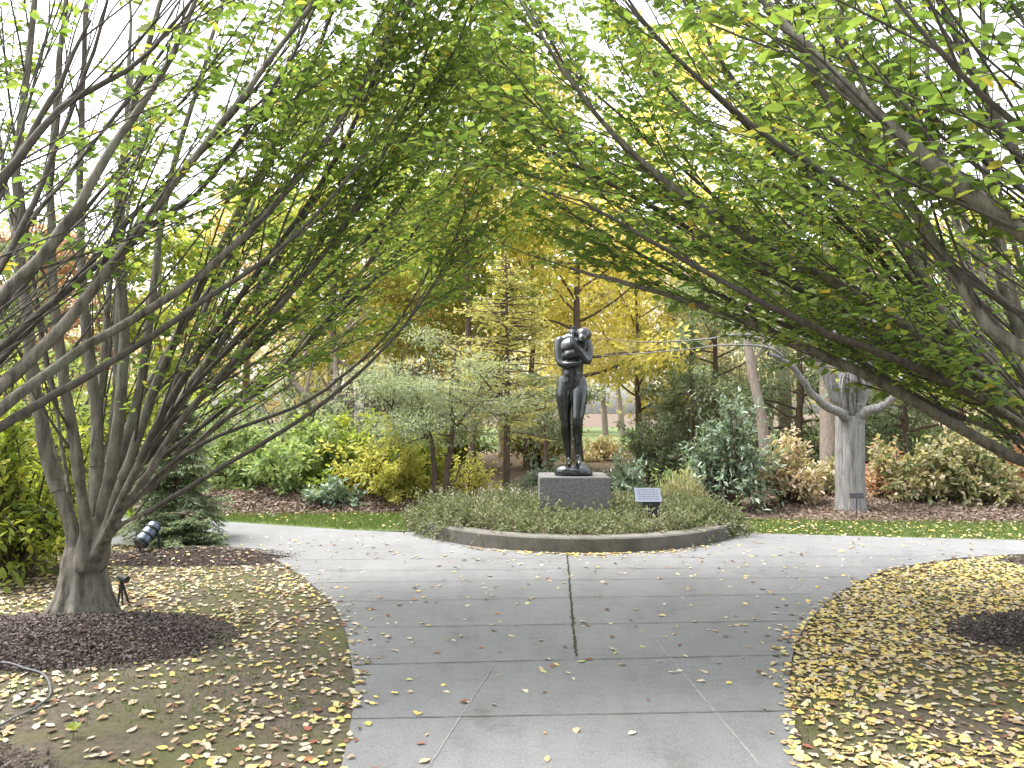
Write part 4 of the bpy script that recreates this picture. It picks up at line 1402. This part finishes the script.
# right lawn, thicker and yellower
x, y = scatter(lr, 34000, (1.1, 2.2), (6.5, 8.3), lambda x, y: np.clip(.70 + 1.3 * fbm(x, y, .75, 14) + .35 * (y > 4.6) - .35 * (y < 4.0) * (x < 2.3), .07, 1) * in_mound(x, y))
put(x, y, ground_z(x, y) + .012, pick(len(x), (20, 22, 46, 8, 2, 4)))
# litter under the left shrubs
x = RNG.uniform(-6.5, -2.6, 1500); y = RNG.uniform(5.6, 9.0, 1500)
k = in_poly(x, y, ll); x, y = x[k], y[k]
put(x, y, ground_z(x, y) + .015, pick(len(x), (25, 40, 12, 3, 6, 14)))
# the concrete: loose single leaves, a drift along the planter
x, y = scatter(path_poly, 4500, (-4, 2.3), (6, 9.2), lambda x, y: np.clip(.28 + .25 * fbm(x, y, .7, 30) - .10 * (y < 3.8), .05, .6))
k = np.hypot(x - PC[0], y - PC[1]) > PR + .05
x, y = x[k], y[k]
put(x, y, np.full(len(x), .008), pick(len(x), (38, 22, 16, 6, 4, 14)))
for crv, q_, pr in ((le, 230, (40, 26, 16, 6, 4, 10)), (re_, 330, (22, 22, 42, 8, 2, 6))):
    i_ = RNG.integers(0, len(crv) - 1, q_)
    p_ = crv[i_, :2] + (crv[i_ + 1, :2] - crv[i_, :2]) * RNG.random((q_, 1))
    off_ = RNG.exponential(.04, q_)
    cx_ = np.where(crv is le, .4, .5)
    p_ = p_ + norm(np.array((.45, 5.5)) - p_) * off_[:, None]
    k = (p_[:, 1] > 2.3) & (p_[:, 1] < 8.6)
    p_ = p_[k]
    put(p_[:, 0], p_[:, 1], np.full(len(p_), .010), pick(len(p_), pr))
th = RNG.normal(-1.57, .32, 260); r = PR + .03 + abs(RNG.normal(size=260)) * .09
put(PC[0] + r * np.cos(th), PC[1] + r * np.sin(th), np.full(260, .010), pick(260, (20, 20, 48, 4, 1, 6)))
# on the far grass strips and the mulch bank
for poly, n in ((far_l_poly, 350), (far_r_poly, 1500)):
    lo, hi = poly.min(0), poly.max(0)
    x = RNG.uniform(lo[0], hi[0], n); y = RNG.uniform(lo[1], hi[1], n)
    k = in_poly(x, y, poly); x, y = x[k], y[k]
    if n > 1000: y = y - RNG.random(len(y)) * .25
    put(x, y, np.full(len(x), .02), pick(len(x), (20, 20, 48, 8, 2, 6)))
X = np.concatenate(xs); Y = np.concatenate(ys); Z = np.concatenate(zs); C = np.concatenate(cs)
N = len(X)
SZ = RNG.uniform(.028, .060, N)
on_path = in_poly(X, Y, path_poly)
d3 = np.sqrt(X ** 2 + Y ** 2 + 2.2)
vis = (Y > 2.9) & (abs(X / Y * 750) < 505)
score = np.where(vis, SZ / d3 * CAMZ / d3, 0)
order = np.argsort(-score)
single = np.zeros(N, bool); single[order[:300]] = True


def curled_leaf(name, m, seed):
    rng = np.random.default_rng(seed)
    k = 7
    tt = np.linspace(0, 1, k)
    wid = np.array((.03, .34, .50, .48, .36, .19, .01)) * rng.uniform(.9, 1.15)
    bend = rng.uniform(-.25, .32); cup = rng.uniform(-.05, .40); tw = rng.uniform(-.35, .35)
    v, f = [], []
    for i in range(k):
        for j, s in enumerate((-1, -.5, 0, .5, 1)):
            xx = s * wid[i] * .62
            v.append((xx + .05 * math.sin(tt[i] * 3), tt[i] - .5, bend * (tt[i] - .5) ** 2 + cup * xx * xx * 1.6 + tw * xx * (tt[i] - .5) + .02 * rng.normal() * abs(s)))
    for i in range(k - 1):
        for j in range(4): f.append((i * 5 + j, i * 5 + j + 1, i * 5 + j + 6, i * 5 + j + 5))
    v = np.array(v)
    v[:, 2] -= v[:, 2].min()
    # stalk
    me = mesh_np(name, v, [np.array(f)], np.full(len(f), rng.random()), smooth=True)
    me.materials.append(m)
    return me


MESH = {(c, s): curled_leaf('fallen_leaf', FM[c], i * 7 + s) for i, c in enumerate(FN) for s in range(4)}
CN = {'pale': 'bleached cream', 'tan': 'tan', 'yellow': 'bright yellow', 'lime': 'greenish yellow', 'russet': 'russet red', 'brown': 'dry brown'}
mx = .5 * (X.min() + X.max())


def place_of(x, y, onp):
    if onp:
        side = 'left of the joint line' if x < .42 else 'right of the joint line'
        return 'on the nearest concrete slabs, ' + side if y < 3.75 else ('on the second row of slabs, ' + side if y < 4.6 else 'on the concrete farther up, ' + side)
    return 'lying on the left lawn' if x < 0 else 'lying on the right lawn'


for i in np.nonzero(single)[0]:
    c = FN[C[i]]
    o = bpy.data.objects.new('fallen_leaf', MESH[(c, int(RNG.integers(4)))])
    COL.objects.link(o)
    o.location = (X[i], Y[i], Z[i] - .004)
    o.scale = (SZ[i],) * 3
    o.rotation_euler = (RNG.normal() * .12, RNG.normal() * .12, RNG.random() * 6.283)
    pl_ = place_of(X[i], Y[i], on_path[i])
    tag(o, CN[c] + ' fallen leaf ' + pl_, 'leaf', CN[c] + ' fallen leaves ' + pl_)
k = ~single
n = k.sum()
TI = {'brown': .02, 'russet': .14, 'tan': .30, 'pale': .50, 'yellow': .78, 'lime': .98}
ti = np.clip(np.array([TI[FN[c]] for c in C[k]]) + RNG.normal(size=n) * .05, 0, 1)
an = RNG.random(n) * 6.283
d = np.stack((np.cos(an), np.sin(an), RNG.normal(size=n) * .15), 1)
TPL = []
for m_ in list(MESH.values())[:14]:
    a_ = np.empty(len(m_.vertices) * 3, dtype=np.float32); m_.vertices.foreach_get('co', a_); TPL.append(a_.reshape(-1, 3))
TF = np.array([(i * 5 + j, i * 5 + j + 1, i * 5 + j + 6, i * 5 + j + 5) for i in range(6) for j in range(4)])
base_ = np.stack((X[k], Y[k], Z[k] - .004), 1)
dn = norm(d); nz = norm(rnd_dir(n) * .28 + (0, 0, 1)); sd2 = norm(np.cross(dn, nz)); nz = np.cross(sd2, dn)
wh = RNG.integers(0, len(TPL), n)
T3 = np.array(TPL)[wh]
vv = base_[:, None] + SZ[k][:, None, None] * (T3[..., 0:1] * sd2[:, None] * RNG.uniform(.7, 1.15, (n, 1, 1)) + T3[..., 1:2] * dn[:, None] + T3[..., 2:3] * nz[:, None] * RNG.uniform(.6, 1.8, (n, 1, 1)))
ff = (np.arange(n)[:, None, None] * 35 + TF[None]).reshape(-1, 4)
o = link('fallen_leaves', mesh_np('fallen_leaves', vv.reshape(-1, 3), [ff], np.repeat(ti, 24), smooth=True), FMALL)
tag(o, 'yellow and tan fallen leaves littering lawns and path', None, None, 'stuff')
print('fallen', N)
